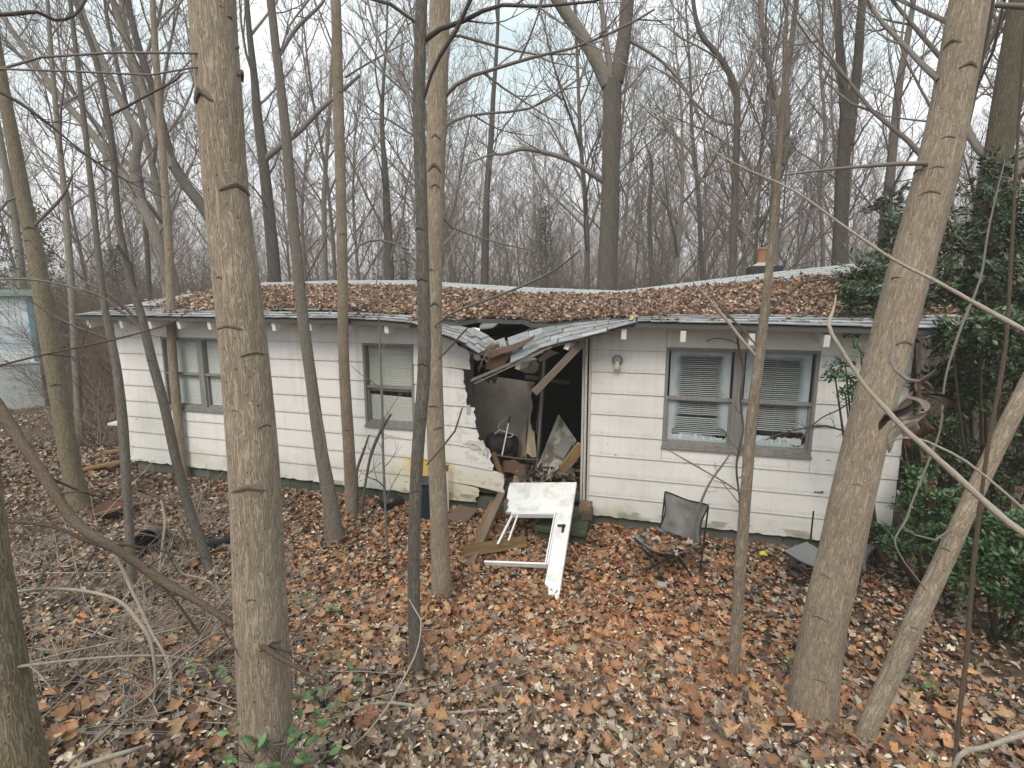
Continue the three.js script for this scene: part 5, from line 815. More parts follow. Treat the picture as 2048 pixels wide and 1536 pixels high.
// far woods read as one mass
{
  const r = mulberry(515), mats4 = [[], [], [], []], M = new THREE.Matrix4(), Q = new THREE.Quaternion();
  for (let k = 0; k < 240; k++) { const a = (r() * 2 - 1) * 0.95, d = 38 + Math.pow(r(), 0.8) * 75, x = Math.tan(a) * d, z = -d; M.compose(V(x, ground(x, z), z), Q.setFromAxisAngle(UP, r() * 6.28), V(1, 1, 1).multiplyScalar(0.75 + r() * 0.5)); mats4[k % 4].push(M.clone()); }
  const g = new THREE.Group(); g.name = 'far_woods'; tag(g, 'far bare woods closing the view behind the nearer trees', 'woods', null, 'stuff'); scene.add(g);
  mats4.forEach((L, i) => { for (const [nm, geo, m] of [['trunk', forms[i].trunk, fBark[i]], ['crown', forms[i].crown, fTwig[i % 3]]]) { const im = shade(new THREE.InstancedMesh(geo, m, L.length)); im.name = numbered('far_' + nm); L.forEach((q, k) => im.setMatrixAt(k, q)); g.add(im); } });
}
// cedars seen faintly through the woods
{
  const cm = mat(lin(0.10, 0.11, 0.08), { roughness: 1 });
  const cedar = (px, py, d, H, label, seed) => {
    const p = at(px, py, d), y0 = ground(p.x, p.z), t = thing('cedar_tree', V(p.x, y0, p.z), label, 'tree'), r = mulberry(seed), tr = new MB().tube([V(0, -0.1, 0), V(0.05, H * 0.5, 0), V(0, H, 0)], [0.11, 0.07, 0.01], 8).geo(); part('trunk', tr, barkDark, t);
    const P = [], I = []; const mb = new MB();
    for (let k = 0; k < 70; k++) { const h = 0.18 + 0.8 * k / 70, y = H * h, a = k * 2.4 + r(), L = (1 - h) * H * 0.20 * (0.6 + r() * 0.7) + 0.15, tip = V(Math.cos(a) * L, y + L * 0.25, Math.sin(a) * L); mb.tube([V(0, y, 0), tip], [0.02, 0.006], 3); const nn = 24; for (let q = 0; q < nn; q++) { const f = 0.25 + 0.8 * r(), c = V(0, y, 0).lerp(tip, f).add(V((r() - 0.5) * 0.35, (r() - 0.5) * 0.3, (r() - 0.5) * 0.35)), d1 = V(r() - 0.5, r() * 0.6, r() - 0.5).normalize().multiplyScalar(0.11), d2 = V(r() - 0.5, r() - 0.5, r() - 0.5).normalize().multiplyScalar(0.035), b = P.length / 3; for (const w of [c.clone().sub(d2), c.clone().add(d1), c.clone().add(d2)]) P.push(w.x, w.y, w.z); I.push(b, b + 1, b + 2); } }
    const g = new THREE.BufferGeometry(); g.setAttribute('position', new THREE.Float32BufferAttribute(P, 3)); g.setIndex(I); g.computeVertexNormals(); part('foliage', g, cm, t); part('branches', mb.geo(), twigGrey, t);
  };
  cedar(1090, 500, 24, 7.4, 'dim evergreen showing through the twigs left of the forked tree', 61); cedar(810, 500, 27, 7.2, 'dim evergreen showing behind the touching centre trunks', 62); cedar(90, 560, 17, 6.0, 'dark evergreen in the thicket above the pale shed', 63); cedar(-10, 560, 15, 6.5, 'dark evergreen cut off by the left picture edge above the shed', 64); cedar(230, 540, 21, 5.2, 'small dark evergreen in the woods over the left roof end', 65);
}

// ---------------------------------------------------------------- fallen leaves
function leafGeo(outline, curl, fold, seed, thin = 0) {           // a curled leaf blade, about 1 across
  const r = mulberry(seed), P = [0, 0, 0], C = [1.05, 1.0, 0.95], I = [], n = outline.length, c2 = r() * 6.28;
  const z = (x, y) => curl * (x * x + y * y) * (0.7 + 0.6 * Math.sin(Math.atan2(y, x) * 2 + c2)) + fold * Math.abs(x) + 0.03 * Math.sin(x * 14 + seed) * (x * x + y * y > 0.05 ? 1 : 0);
  for (const [x, y] of outline) { const e = 0.62 + 0.55 * r(), h = 0.82 + 0.3 * r(); C.push(h, h, h, e, e * 0.96, e * 0.92); P.push(x * 0.5, y * 0.5, z(x, y) * 0.5); P.push(x, y, z(x, y)); }
  for (let i = 0; i < n; i++) { const a = 1 + i * 2, b = 1 + ((i + 1) % n) * 2; I.push(0, a, b, a, a + 1, b + 1, a, b + 1, b); }
  const g = new THREE.BufferGeometry(); g.setAttribute('position', new THREE.Float32BufferAttribute(P, 3)); g.setAttribute('color', new THREE.Float32BufferAttribute(C, 3)); g.setIndex(I); g.rotateX(-Math.PI / 2); g.computeVertexNormals(); return g;
}
const MAPLE = [[0.02, -0.5], [0.10, -0.30], [0.34, -0.34], [0.30, -0.20], [0.52, -0.06], [0.40, 0.02], [0.48, 0.22], [0.26, 0.14], [0.20, 0.26], [0.14, 0.34], [0.02, 0.56], [-0.11, 0.33], [-0.20, 0.25], [-0.28, 0.15], [-0.50, 0.20], [-0.39, 0.0], [-0.50, -0.08], [-0.31, -0.2], [-0.33, -0.36], [-0.09, -0.30]];
const POPLAR = [[0.02, -0.5], [0.12, -0.34], [0.36, -0.30], [0.40, -0.02], [0.30, 0.06], [0.34, 0.34], [0.06, 0.26], [-0.08, 0.27], [-0.36, 0.36], [-0.31, 0.05], [-0.42, -0.04], [-0.34, -0.32], [-0.10, -0.34]];
const OVAL = [[0, -0.5], [0.16, -0.3], [0.22, 0], [0.16, 0.3], [0, 0.52], [-0.17, 0.3], [-0.21, 0], [-0.15, -0.3]];
const leafTex = tex(256, 256, (u, v) => { const n = fbm(u * 12, v * 12, 641, 4, 12, 12); return 0.72 + 0.5 * (n - 0.5); });
const leafMat = mat(lin(1, 1, 1), { roughness: 0.75, vertexColors: true });
const shapesL = [leafGeo(MAPLE, 0.6, 0.3, 1), leafGeo(MAPLE, -0.55, 0.5, 2), leafGeo(MAPLE, 1.0, -0.2, 3), leafGeo(POPLAR, 0.8, 0.4, 4), leafGeo(POPLAR, -0.7, 0.5, 5)];
const shapesS = [leafGeo(OVAL, 1.0, 0.4, 6), leafGeo(OVAL, -0.8, 0.7, 7), leafGeo(POPLAR, 1.1, 0.4, 8), leafGeo(POPLAR, -1.0, 0.6, 9), leafGeo(MAPLE, 1.3, 0.3, 10)];
const flake = leafGeo([[0, -0.5], [0.2, -0.2], [0.25, 0.1], [0.05, 0.5], [-0.1, 0.35], [-0.2, 0]], 0.9, 0.5, 11);
const ORANGE = [[0.40, 0.19, 0.088], [0.34, 0.16, 0.075], [0.43, 0.235, 0.115], [0.28, 0.132, 0.063], [0.40, 0.225, 0.13], [0.24, 0.108, 0.055]];
const BROWN = [[0.24, 0.145, 0.09], [0.17, 0.105, 0.07], [0.30, 0.20, 0.13], [0.12, 0.075, 0.052], [0.36, 0.25, 0.165]];
const GREYB = [[0.33, 0.27, 0.21], [0.25, 0.20, 0.165], [0.40, 0.34, 0.27], [0.17, 0.13, 0.105], [0.50, 0.43, 0.34], [0.10, 0.08, 0.062]];
const GREYD = [[0.27, 0.21, 0.16], [0.20, 0.155, 0.12], [0.31, 0.245, 0.185], [0.15, 0.11, 0.088]];
const pick = (a, r) => a[Math.floor(r() * a.length)];
const tint = (c, r, k = 0.25) => { const s = 1 - k + 2 * k * r(); return lin(c[0] * s * (0.95 + 0.1 * r()), c[1] * s, c[2] * s * (0.9 + 0.2 * r())); };
function scatterer() {
  const L = new Map();
  return { put(g, m, c) { if (!L.has(g)) L.set(g, []); L.get(g).push([m, c]); }, build(parent, name, mt) { for (const [g, a] of L) { const im = shade(new THREE.InstancedMesh(g, mt, a.length)); im.name = numbered(name); a.forEach(([m, c], i) => { im.setMatrixAt(i, m); im.setColorAt(i, c); }); parent.add(im); } } };
}
const E3 = new THREE.Euler(), QQ = new THREE.Quaternion();
function leafMatrix(p, yaw, tx, tz, s, nrm) { QQ.setFromEuler(E3.set(tx, yaw, tz, 'XYZ')); if (nrm) QQ.premultiply(new THREE.Quaternion().setFromUnitVectors(UP, nrm)); return new THREE.Matrix4().compose(p, QQ, V(s, s, s)); }
{
  const r = mulberry(2024), S = scatterer(), near = [];
  const orangeness = (x, z) => { const s = houseS(x, z), X = houseX(x, z); const d = Math.hypot(x, z); return clamp(0.10 + 0.70 * smooth(-4.6, -1.2, x) * smooth(2.4, 4.8, d) * (0.55 + 0.9 * fbm(x * 0.8 + 30, z * 0.8 + 11, 661, 3) * 0.9) - 0.45 * smooth(1.4, 3.6, x), 0.05, 0.9); };
  const put = (x, z, lift, far) => {
    const y = ground(x, z) + lift, o = orangeness(x, z), k = r(), big = r() < (0.05 + 0.29 * o) * smooth(1.2, 3.6, Math.hypot(x, z)) + 0.02 * (far ? 0.6 : 1);
    let c, g, s, tiltK;
    if (big) { c = k < o ? pick(ORANGE, r) : k < o + 0.35 ? pick(BROWN, r) : pick(GREYD, r); g = pick(shapesL, r); s = 0.065 + r() * 0.06; tiltK = 0.9; }
    else { c = k < o * 0.75 ? pick(ORANGE, r) : k < 0.62 ? pick(BROWN, r) : pick(GREYB, r); g = pick(shapesS, r); s = 0.035 + r() * 0.05; tiltK = 1.4; }
    if (far) s *= 1.25;
    const m = leafMatrix(V(x, y + s * 0.10, z), r() * 6.28, (r() - 0.5) * tiltK, (r() - 0.5) * tiltK, s);
    const col = tint(c, r, 0.42);
    if (big && !far) near.push([Math.hypot(x, z, y - CAM_Y) / s, g, m, col]); else S.put(g, m, col);
  };
  const blocked = (x, z) => { const s = houseS(x, z), X = houseX(x, z); return X > XL && X < XR && s < -0.02 && s > -6; };
  for (let k = 0; k < 98000; k++) {                                  // the yard in front, thinning with distance
    const d = 1.0 + 11 * Math.pow(r(), 0.74), a = (r() * 2 - 1) * 0.98, x = Math.tan(a) * d, z = -d; if (Math.abs(x) > 13 || blocked(x, z) || houseS(x, z) < -1) continue;
    put(x, z, 0.005 + r() * r() * 0.05, d > 8.5);
  }
  for (let k = 0; k < 42000; k++) { const a = r() < 0.45 ? -0.95 + 0.5 * r() : (r() * 2 - 1) * 0.95, d = 6 + 34 * Math.pow(r(), 1.2), x = Math.tan(a) * d, z = -d; if (blocked(x, z) || (houseS(x, z) > -1 && houseX(x, z) > XL - 0.3 && houseX(x, z) < 5)) continue; put(x, z, 0.01 + r() * 0.04, true); }
  for (let k = 0; k < 5500; k++) { const d = 1.2 + 6 * Math.pow(r(), 0.8), a = (r() * 2 - 1) * 0.95, x = Math.tan(a) * d, z = -d; if (blocked(x, z)) continue; const s = 0.022 + r() * r() * 0.04; S.put(flake, leafMatrix(V(x, ground(x, z) + 0.05 + r() * 0.03, z), r() * 6.28, (r() - 0.5) * 1.5, (r() - 0.5) * 1.5, s), tint([0.58, 0.50, 0.38], r, 0.25)); }
  for (let k = 0; k < 3; k++) for (let i = 0; i < 900; i++) { const X = lerp(XL, XR, r()), z = 0.02 + r() * r() * 0.25, p = hw(X, 0, z); put(p.x, p.z, 0.02 + r() * 0.05, false); }
  // leaves blown against the foot of each trunk
  scene.children.filter(o => /tree/.test(o.name) && o.userData.category === 'tree' && Math.hypot(o.position.x, o.position.z) < 9).forEach(o => { for (let k = 0; k < 120; k++) { const a = r() * 6.28, q = 0.05 + 0.32 * Math.pow(r(), 1.4); put(o.position.x + Math.cos(a) * q * 1.1, o.position.z + Math.sin(a) * q * 1.1, 0.03 + 0.10 * (1 - q / 0.37) * r(), false); } });
  near.sort((a, b) => a[0] - b[0]);
  near.forEach(([d, g, m, col], i) => S.put(g, m, col));
  const litter = new THREE.Group(); litter.name = 'leaf_litter'; scene.add(litter); tag(litter, 'brown and orange dead leaves covering the ground', 'leaves', null, 'stuff'); S.build(litter, 'leaf_layer', leafMat);
  // the largest leaves in view lie on top as single leaves
  const lm = ORANGE.concat([[0.42, 0.23, 0.10], [0.30, 0.21, 0.14]]).map(c => mat(lin(c[0] * 0.9, c[1] * 0.95, c[2]), { roughness: 0.75, vertexColors: true }));
  let n = 0; for (let k = 0; k < 6000 && n < 170; k++) { const px = r() * 2048, py = 1060 + 476 * Math.pow(r(), 0.8), p = onGround(px, py); const d = Math.hypot(p.x, p.z); if (d > 5.5 || r() > orangeness(p.x, p.z) * 1.3) continue; const l = part('fallen_leaf', pick(shapesL.slice(0, 4), r), pick(lm, r), groundMesh), s = 0.085 + r() * 0.05; p.y = ground(p.x, p.z) + 0.055 + r() * 0.02; leafMatrix(p, r() * 6.28, (r() - 0.5) * 0.6, (r() - 0.5) * 0.6, s).decompose(l.position, l.quaternion, l.scale); n++; }
  // leaves on the seat of the camp chair
  const ch = scatterer(); chair1.updateMatrixWorld(); for (let k = 0; k < 70; k++) { const p = chair1.localToWorld(V((r() - 0.5) * 0.44, 0, -0.2 + r() * 0.42)); const lx = chair1.worldToLocal(p.clone()); p.y = chair1.position.y + 0.415 - 0.12 * Math.cos(lx.x / 0.27 * 1.57) + r() * 0.05; ch.put(pick(r() < 0.5 ? shapesL : shapesS, r), leafMatrix(p, r() * 6.28, (r() - 0.5) * 1.2, (r() - 0.5) * 1.2, 0.07 + r() * 0.07), tint(pick(r() < 0.6 ? ORANGE : GREYB, r), r)); }
  const cl = new THREE.Group(); cl.name = 'chair_leaves'; scene.add(cl); tag(cl, 'dead leaves gathered on the seat of the camp chair', 'leaves', null, 'stuff'); ch.build(cl, 'leaf_layer', leafMat);
  // roof litter
  const R = scatterer(); const rl = new THREE.Group(); rl.name = 'roof_leaf_litter'; scene.add(rl); tag(rl, 'thick brown dead leaves lying on the roof', 'leaves', null, 'stuff');
  for (let k = 0; k < 40000; k++) {
    const X = lerp(RX0 + 0.1, RX1, r()), cut = tab(CUT, X), front = X > -2.3 && X < 0.56 ? cut - 0.01 : (X < -2 ? 0.00 : 0.10) + (fbm(X * 1.1, 3, 620, 3) - 0.5) * 0.6 - 0.3 * smooth(-6.6, -8.1, X), back = RZ + 0.72 + (fbm(X * 1.3, 9, 671, 3) - 0.5) * 0.2, z = lerp(back, front, r() ** 0.9);
    if (X < -7.0 + (0.5 - z) * -0.28 + (fbm(z * 2, 4, 681, 2) - 0.5) * 0.8) { if (r() > 0.05) continue; }
    const p = hw(X, roofY(X, z) + 0.01 + r() * r() * 0.07, z), s = 0.036 + r() * 0.05, c = r() < 0.09 ? pick(ORANGE, r) : r() < 0.5 ? pick([[0.33, 0.22, 0.165], [0.26, 0.17, 0.125], [0.39, 0.28, 0.21]], r) : pick([[0.43, 0.325, 0.25], [0.18, 0.12, 0.09], [0.35, 0.255, 0.20], [0.50, 0.40, 0.315]], r);
    R.put(pick(shapesS, r), leafMatrix(p, r() * 6.28, (r() - 0.5) * 1.5, (r() - 0.5) * 1.5, s), tint(c, r));
  }
  for (let k = 0; k < 260; k++) { const X = lerp(RX0 + 0.1, RX1, r()); if (X > -2.3 && X < 0.6) continue; const z = 0.48 - r() * 0.5, p = hw(X, roofY(X, z) + 0.015, z); R.put(pick(shapesS, r), leafMatrix(p, r() * 6.28, (r() - 0.5), (r() - 0.5), 0.05 + r() * 0.04), tint(pick(BROWN, r), r)); }
  for (let k = 0; k < 34; k++) { const s = 0.88 + r() * 0.1, t = 0.2 + r() * 0.5, q = flapR(s, t).lerp(flapL(0.98, 0.4), 0.55 * r()), p = hw(q.x, q.y + 0.01 + r() * 0.03, q.z); R.put(pick(shapesS, r), leafMatrix(p, r() * 6.28, (r() - 0.5) * 2, (r() - 0.5) * 2, 0.05 + r() * 0.03), tint(pick(BROWN, r), r)); }
  R.build(rl, 'leaf_layer', leafMat);
}
// ---------------------------------------------------------------- brush and undergrowth
{
  const bushGeo = (seed, H, n, spread) => { const r = mulberry(seed), mb = new MB(); for (let k = 0; k < n; k++) { const a = r() * 6.28, L = H * (0.5 + r() * 0.6), lean = spread * (0.2 + r()); const P = [V(Math.cos(a) * 0.1 * r(), -0.05, Math.sin(a) * 0.1)], R = [0.006 + 0.006 * r()]; let d = V(Math.cos(a) * lean, 1, Math.sin(a) * lean).normalize(), q = P[0].clone(); for (let s = 1; s <= 5; s++) { d.x += (r() - 0.5) * 0.3 + Math.cos(a) * 0.05; d.z += (r() - 0.5) * 0.3; d.y -= 0.08 * spread * s * r(); d.normalize(); q = q.clone().addScaledVector(d, L / 5); P.push(q); R.push(R[0] * (1 - 0.15 * s)); } mb.tube(P, R, 4, 1, 0.3); grow(mb, P, R, 1, r, { n: [0, 6, 4, 2], ratio: [0, 0.4, 0.45, 0.5], ang: [0, 0.7, 0.7, 0.7], from: [0, 0.2, 0.2, 0.2], rmin: 0.0028, wig: 0.28, up: 0.1, max: 2, thick: 0.007 }); } return mb.geo(); };
  const B = [bushGeo(1, 2.4, 11, 0.5), bushGeo(2, 1.5, 13, 0.9), bushGeo(3, 3.4, 9, 0.35)];
  const r = mulberry(99), bm = [mat(lin(0.18, 0.125, 0.10)), mat(lin(0.24, 0.185, 0.15)), mat(lin(0.14, 0.105, 0.08))], L = [[], [], []], M = new THREE.Matrix4();
  for (let k = 0; k < 2700; k++) {
    const a = (r() * 2 - 1) * 0.92, d = 8.5 + Math.pow(r(), 0.9) * 46, x = Math.tan(a) * d, z = -d, s = houseS(x, z), X = houseX(x, z);
    if (X > -9.4 && X < 6 && s > -7.6) continue; if (X <= -9.4 && d < 8.6) continue; { const q = 1024 + F * x / d; if (q < 95 && d < 16) continue; }
    M.compose(V(x, ground(x, z), z), new THREE.Quaternion().setFromAxisAngle(UP, r() * 6.28), V(1, 1, 1).multiplyScalar(0.8 + r() * 0.7 + (d > 25 ? 0.5 : 0))); L[Math.floor(r() * 3)].push(M.clone());
  }
  const g = new THREE.Group(); g.name = 'brush'; scene.add(g); tag(g, 'brown leafless brush filling the woods floor behind the house', 'undergrowth', null, 'stuff');
  L.forEach((a, i) => { const im = shade(new THREE.InstancedMesh(B[i], bm[i], a.length)); im.name = numbered('brush_layer'); a.forEach((m, k) => im.setMatrixAt(k, m)); g.add(im); });
  // low tangle of twigs over the leaves at the left
  const tw = new THREE.Group(); tw.name = 'twig_tangle'; scene.add(tw); tag(tw, 'low tangle of grey twigs over the leaves at the lower left', 'undergrowth', null, 'stuff');
  const small = [bushGeo(11, 0.55, 6, 1.6), bushGeo(12, 0.4, 5, 2.2)]; const tm = [mat(lin(0.26, 0.21, 0.165)), mat(lin(0.16, 0.125, 0.10))];
  [0, 1].forEach(i => { const A = []; for (let k = 0; k < 48; k++) { const px = 560 * Math.pow(r(), 1.1), py = 860 + 560 * r(), p = onGround(px, py); if (Math.hypot(p.x, p.z) < 1.9 || houseS(p.x, p.z) < 0.25 && houseX(p.x, p.z) > XL - 0.2) continue; M.compose(p, new THREE.Quaternion().setFromEuler(new THREE.Euler((r() - 0.5) * 0.8, r() * 6.28, (r() - 0.5) * 0.8)), V(1, 1, 1).multiplyScalar(0.7 + r() * 0.8)); A.push(M.clone()); } const im = shade(new THREE.InstancedMesh(small[i], tm[i], A.length)); im.name = numbered('twig_layer'); A.forEach((m, k) => im.setMatrixAt(k, m)); tw.add(im); });
}
{ // long straight dead stalks leaning through the tangle
  const r = mulberry(314), mb = new MB(), mb2 = new MB();
  for (let k = 0; k < 150; k++) { const px = 640 * Math.pow(r(), 1.2), py = 900 + 600 * r(), p = onGround(px, py); if (Math.hypot(p.x, p.z) < 1.7 || (houseS(p.x, p.z) < 0.2 && houseX(p.x, p.z) > XL - 0.2)) continue; const a = r() * 6.28, el = 0.05 + 1.0 * r() * r(), L = 0.4 + r() * 1.1, d = V(Math.cos(a) * Math.cos(el), Math.sin(el), Math.sin(a) * Math.cos(el)), q = [p.clone().add(V(0, 0.03 + r() * 0.06, 0))]; for (let i = 1; i <= 4; i++) { d.x += (r() - 0.5) * 0.22; d.y += (r() - 0.55) * 0.16; d.z += (r() - 0.5) * 0.22; d.normalize(); q.push(q[i - 1].clone().addScaledVector(d, L / 4)); } const r0 = 0.0018 + r() * 0.004; (r() < 0.55 ? mb : mb2).tube(q, [r0, r0 * 0.9, r0 * 0.8, r0 * 0.65, r0 * 0.4], 5, 1, 0.3); }
  const g = new THREE.Group(); g.name = 'dead_stalks'; scene.add(g); tag(g, 'thin pale dead stalks criss-crossing the leaves at the left', 'undergrowth', null, 'stuff'); part('stalk_layer', mb.geo(), twigPale, g); part('stalk_layer', mb2.geo(), twigGrey, g);
}
// single sticks, canes and vines in the foreground: [px, py, width px] along each, at a distance, with a drift in depth
function cane(name, label, cat, d, dz, P, m, g) {
  const Q = P.map((a, i) => at(a[0], a[1], d + dz * i / (P.length - 1))), R = P.map((a, i) => a[2] / 2 * axisDepth(Q[i]) / F), o = Q[0].clone(); const [LP, LR] = resample(Q.map(q => q.sub(o)), R, 0.05);
  const bumpy = LR.map((v, i) => v * (1 + 0.25 * (hash(i, 3, 9) - 0.5)));
  const t = thing(name, o, label, cat); part('stem', new MB().tube(LP, bumpy, 8, 1, 0.3).geo(), m, t);
  if (g) { const mb = new MB(); grow(mb, LP, LR, 0, mulberry(P.length * 31 + Math.round(P[0][0])), { n: [g, 3], ratio: [0.16, 0.5], ang: [0.8, 0.7], from: [0.15, 0.2], rmin: 0.0016, wig: 0.3, up: 0.1, max: 1 }); part('twigs', mb.geo(), m, t).userData.kind = 'stuff'; }
  return t;
}
function groundStick(name, label, P, m, lift = 0.05) { const Q = P.map(a => { const p = onGround(a[0], a[1]); p.y += lift + a[2] * 0.0004; return p; }), R = P.map((a, i) => a[2] / 2 * axisDepth(Q[i]) / F), o = Q[0].clone(), [LP, LR] = resample(Q.map(q => q.sub(o)), R, 0.05); const s = part(name, new MB().tube(LP, LR, 7, 1, 0.3).geo(), m, scene); s.position.copy(o); return tag(s, label, 'stick'); }
cane('fallen_branch', 'dark branch running down from the left edge across the foot of the thickest trunk', 'branch', 2.6, -0.85, [[-30, 770, 20], [20, 850, 22], [60, 910, 20], [100, 970, 19], [140, 1032, 20], [185, 1072, 19], [232, 1098, 18], [330, 1165, 16], [400, 1206, 14], [470, 1250, 12], [545, 1306, 10], [600, 1340, 7], [640, 1365, 4]], twigBrown, 8);
cane('fallen_branch', 'thinner dark branch arching from the left edge to join the long dark branch', 'branch', 2.3, 0.05, [[-20, 1042, 6], [60, 1046, 7], [120, 1058, 7], [170, 1080, 8], [225, 1100, 8], [300, 1150, 6], [350, 1200, 5], [400, 1270, 5]], twigBrown);
cane('pale_cane', 'pale cane arching from the left edge down to the leaves', 'cane', 1.9, -0.1, [[-20, 1192, 5], [60, 1180, 6], [130, 1178, 6], [190, 1186, 7], [240, 1203, 7], [275, 1240, 7], [298, 1275, 7], [308, 1320, 6], [311, 1370, 5], [306, 1410, 4]], twigPale);
cane('pale_cane', 'pale crooked cane in the tangle descending from the dark branch', 'cane', 2.2, -0.3, [[228, 1105, 6], [246, 1140, 6], [262, 1178, 7], [280, 1215, 6], [302, 1262, 6], [330, 1312, 5], [342, 1350, 5], [338, 1400, 4]], twigPale, 3);
cane('pale_cane', 'thin pale upright cane before the rusty basin', 'cane', 3.2, -0.1, [[322, 1000, 4], [330, 1040, 5], [326, 1080, 5], [318, 1140, 4], [312, 1165, 3]], twigPale);
cane('pale_cane', 'pale bent cane left of the thickest trunk standing in the tangle', 'cane', 2.3, 0.1, [[352, 1125, 4], [365, 1148, 5], [400, 1156, 5], [426, 1170, 5], [430, 1200, 5], [422, 1240, 5], [400, 1280, 4]], twigPale);
cane('pale_cane', 'short pale twig rising from the arching pale cane at the left edge', 'cane', 1.9, 0, [[74, 1180, 5], [80, 1160, 5], [88, 1142, 4], [98, 1130, 4], [106, 1115, 3]], twigPale);
cane('pale_cane', 'pale straight cane lying low from the left edge towards the thickest trunk', 'cane', 1.7, 0.25, [[-20, 1342, 6], [60, 1330, 6], [150, 1320, 5], [250, 1312, 5], [330, 1312, 4], [388, 1320, 4]], twigPale, 3);
cane('pale_cane', 'pale stick slanting up from the bottom edge near the lower left corner', 'cane', 1.5, 0.5, [[110, 1550, 7], [180, 1490, 7], [250, 1425, 6], [300, 1390, 6], [345, 1330, 5], [390, 1290, 4], [470, 1245, 3]], twigGrey, 3);
cane('pale_cane', 'thicker pale stick low along the bottom edge left of the thickest trunk', 'cane', 1.7, 0.2, [[130, 1545, 9], [200, 1520, 10], [260, 1502, 9], [290, 1492, 5]], twigPale);
cane('vine', 'knobbly pale vine crossing the thick right trunk down to the right edge', 'vine', 1.75, -0.35, [[1672, 590, 3], [1668, 615, 5], [1659, 640, 7], [1660, 660, 8], [1690, 710, 8], [1720, 758, 8], [1745, 790, 9], [1772, 818, 10], [1800, 850, 9], [1850, 895, 11], [1900, 940, 12], [1960, 995, 13], [2010, 1040, 14], [2060, 1075, 15], [2130, 1120, 15]], twigPale);
cane('vine', 'thin brown vine hanging below the knobbly vine at the right', 'vine', 1.75, -0.2, [[1782, 720, 6], [1786, 735, 7], [1800, 748, 7], [1820, 762, 8], [1835, 764, 7], [1855, 756, 7], [1868, 744, 8], [1876, 738, 6]], twigGrey);
cane('vine', 'short upright vine stub before the thick right trunk', 'vine', 1.75, 0, [[1786, 645, 5], [1785, 670, 6], [1787, 690, 6], [1783, 720, 6]], twigPale);
cane('vine', 'long straight pale runner slanting across the sky to the right edge', 'vine', 2.3, -0.6, [[1290, 215, 2], [1348, 248, 2], [1466, 325, 3], [1587, 381, 4], [1690, 454, 5], [1792, 522, 6], [1875, 564, 7], [1960, 612, 8], [2048, 660, 9], [2150, 715, 10]], twigPale);
cane('vine', 'pale loop of bent canes in the lower right corner', 'vine', 1.5, 0, [[1905, 1560, 8], [1912, 1520, 8], [1935, 1500, 9], [1970, 1495, 9], [2010, 1480, 10], [2048, 1468, 12], [2120, 1440, 12]], twigPale);
cane('vine', 'pale curved stem before the leaning slim trunk at right', 'vine', 2.3, 0.2, [[1852, 1180, 3], [1800, 1110, 3], [1790, 1080, 4], [1812, 1040, 4], [1826, 1000, 4], [1850, 940, 4], [1880, 860, 4], [1890, 760, 4], [1920, 660, 5], [1960, 560, 5], [1975, 470, 4], [1990, 400, 3], [2010, 320, 2]], twigGrey);
cane('vine', 'arching pale shoot by the hanging dead leaves at the right', 'vine', 1.7, -0.2, [[1775, 888, 3], [1800, 876, 4], [1840, 878, 4], [1880, 895, 5], [1920, 915, 5], [1980, 960, 6], [2060, 1030, 6]], twigPale);
cane('sapling', 'thin dark upright stem rising at the lower right', 'sapling', 2.2, 0.5, [[1905, 1560, 6], [1920, 1420, 8], [1934, 1300, 8], [1945, 1150, 8], [1975, 900, 7], [2010, 700, 7], [2022, 520, 6], [2034, 300, 5], [2050, 60, 4], [2058, -60, 3]], twigBrown);
cane('sapling', 'thin twiggy sapling before the narrow middle window', 'sapling', 5.2, -0.1, [[775, 1108, 5], [770, 1000, 5], [766, 900, 5], [764, 800, 5], [760, 700, 4], [757, 620, 3], [753, 560, 2]], twigGrey, 12);
cane('sapling', 'dark forked stem left of the narrow window below the sill', 'sapling', 4.9, 0.1, [[712, 1040, 6], [714, 985, 7], [714, 942, 6], [728, 900, 5], [738, 870, 3]], twigDark, 3);
cane('sapling', 'dark slanting stem below the narrow window', 'sapling', 4.7, 0.1, [[722, 1030, 5], [732, 960, 5], [742, 910, 6], [760, 865, 6], [782, 828, 5]], twigDark, 3);
cane('sapling', 'slim bent stem right of the camp chair before the siding', 'sapling', 5.4, -0.1, [[1384, 1085, 5], [1390, 1050, 5], [1400, 1010, 5], [1420, 965, 4], [1445, 930, 4], [1462, 905, 3]], twigGrey, 5);
cane('sapling', 'thin twig bush stem before the lower left corner of the wide window', 'sapling', 5.6, 0.1, [[1480, 985, 3], [1450, 965, 3], [1420, 948, 3], [1380, 925, 3], [1345, 905, 2], [1328, 896, 2]], twigGrey, 5);
cane('vine', 'dark dead vine climbing the mullion of the wide window', 'vine', 5.85, 0.0, [[1476, 1078, 3], [1479, 1000, 4], [1473, 930, 4], [1486, 860, 4], [1481, 800, 4], [1487, 740, 4], [1478, 700, 5], [1474, 672, 4]], twigBrown, 10);
cane('vine', 'spray of dark twigs across the right pane of the wide window', 'vine', 5.4, -0.2, [[1760, 880, 3], [1700, 866, 3], [1650, 852, 4], [1600, 858, 4], [1560, 868, 3], [1530, 880, 2]], twigDark, 9);
cane('vine', 'dark twig slanting up beside the wide window at the right', 'vine', 5.2, -0.1, [[1600, 880, 3], [1640, 838, 3], [1680, 818, 3], [1720, 790, 2]], twigDark, 3);
cane('bare_branch', 'thin dark branch reaching in from the left edge towards the left roof corner', 'branch', 2.9, 0.4, [[-30, 740, 4], [0, 731, 4], [85, 710, 4], [160, 694, 4], [232, 678, 4], [300, 660, 3], [345, 644, 3], [378, 620, 2]], twigBrown, 4);
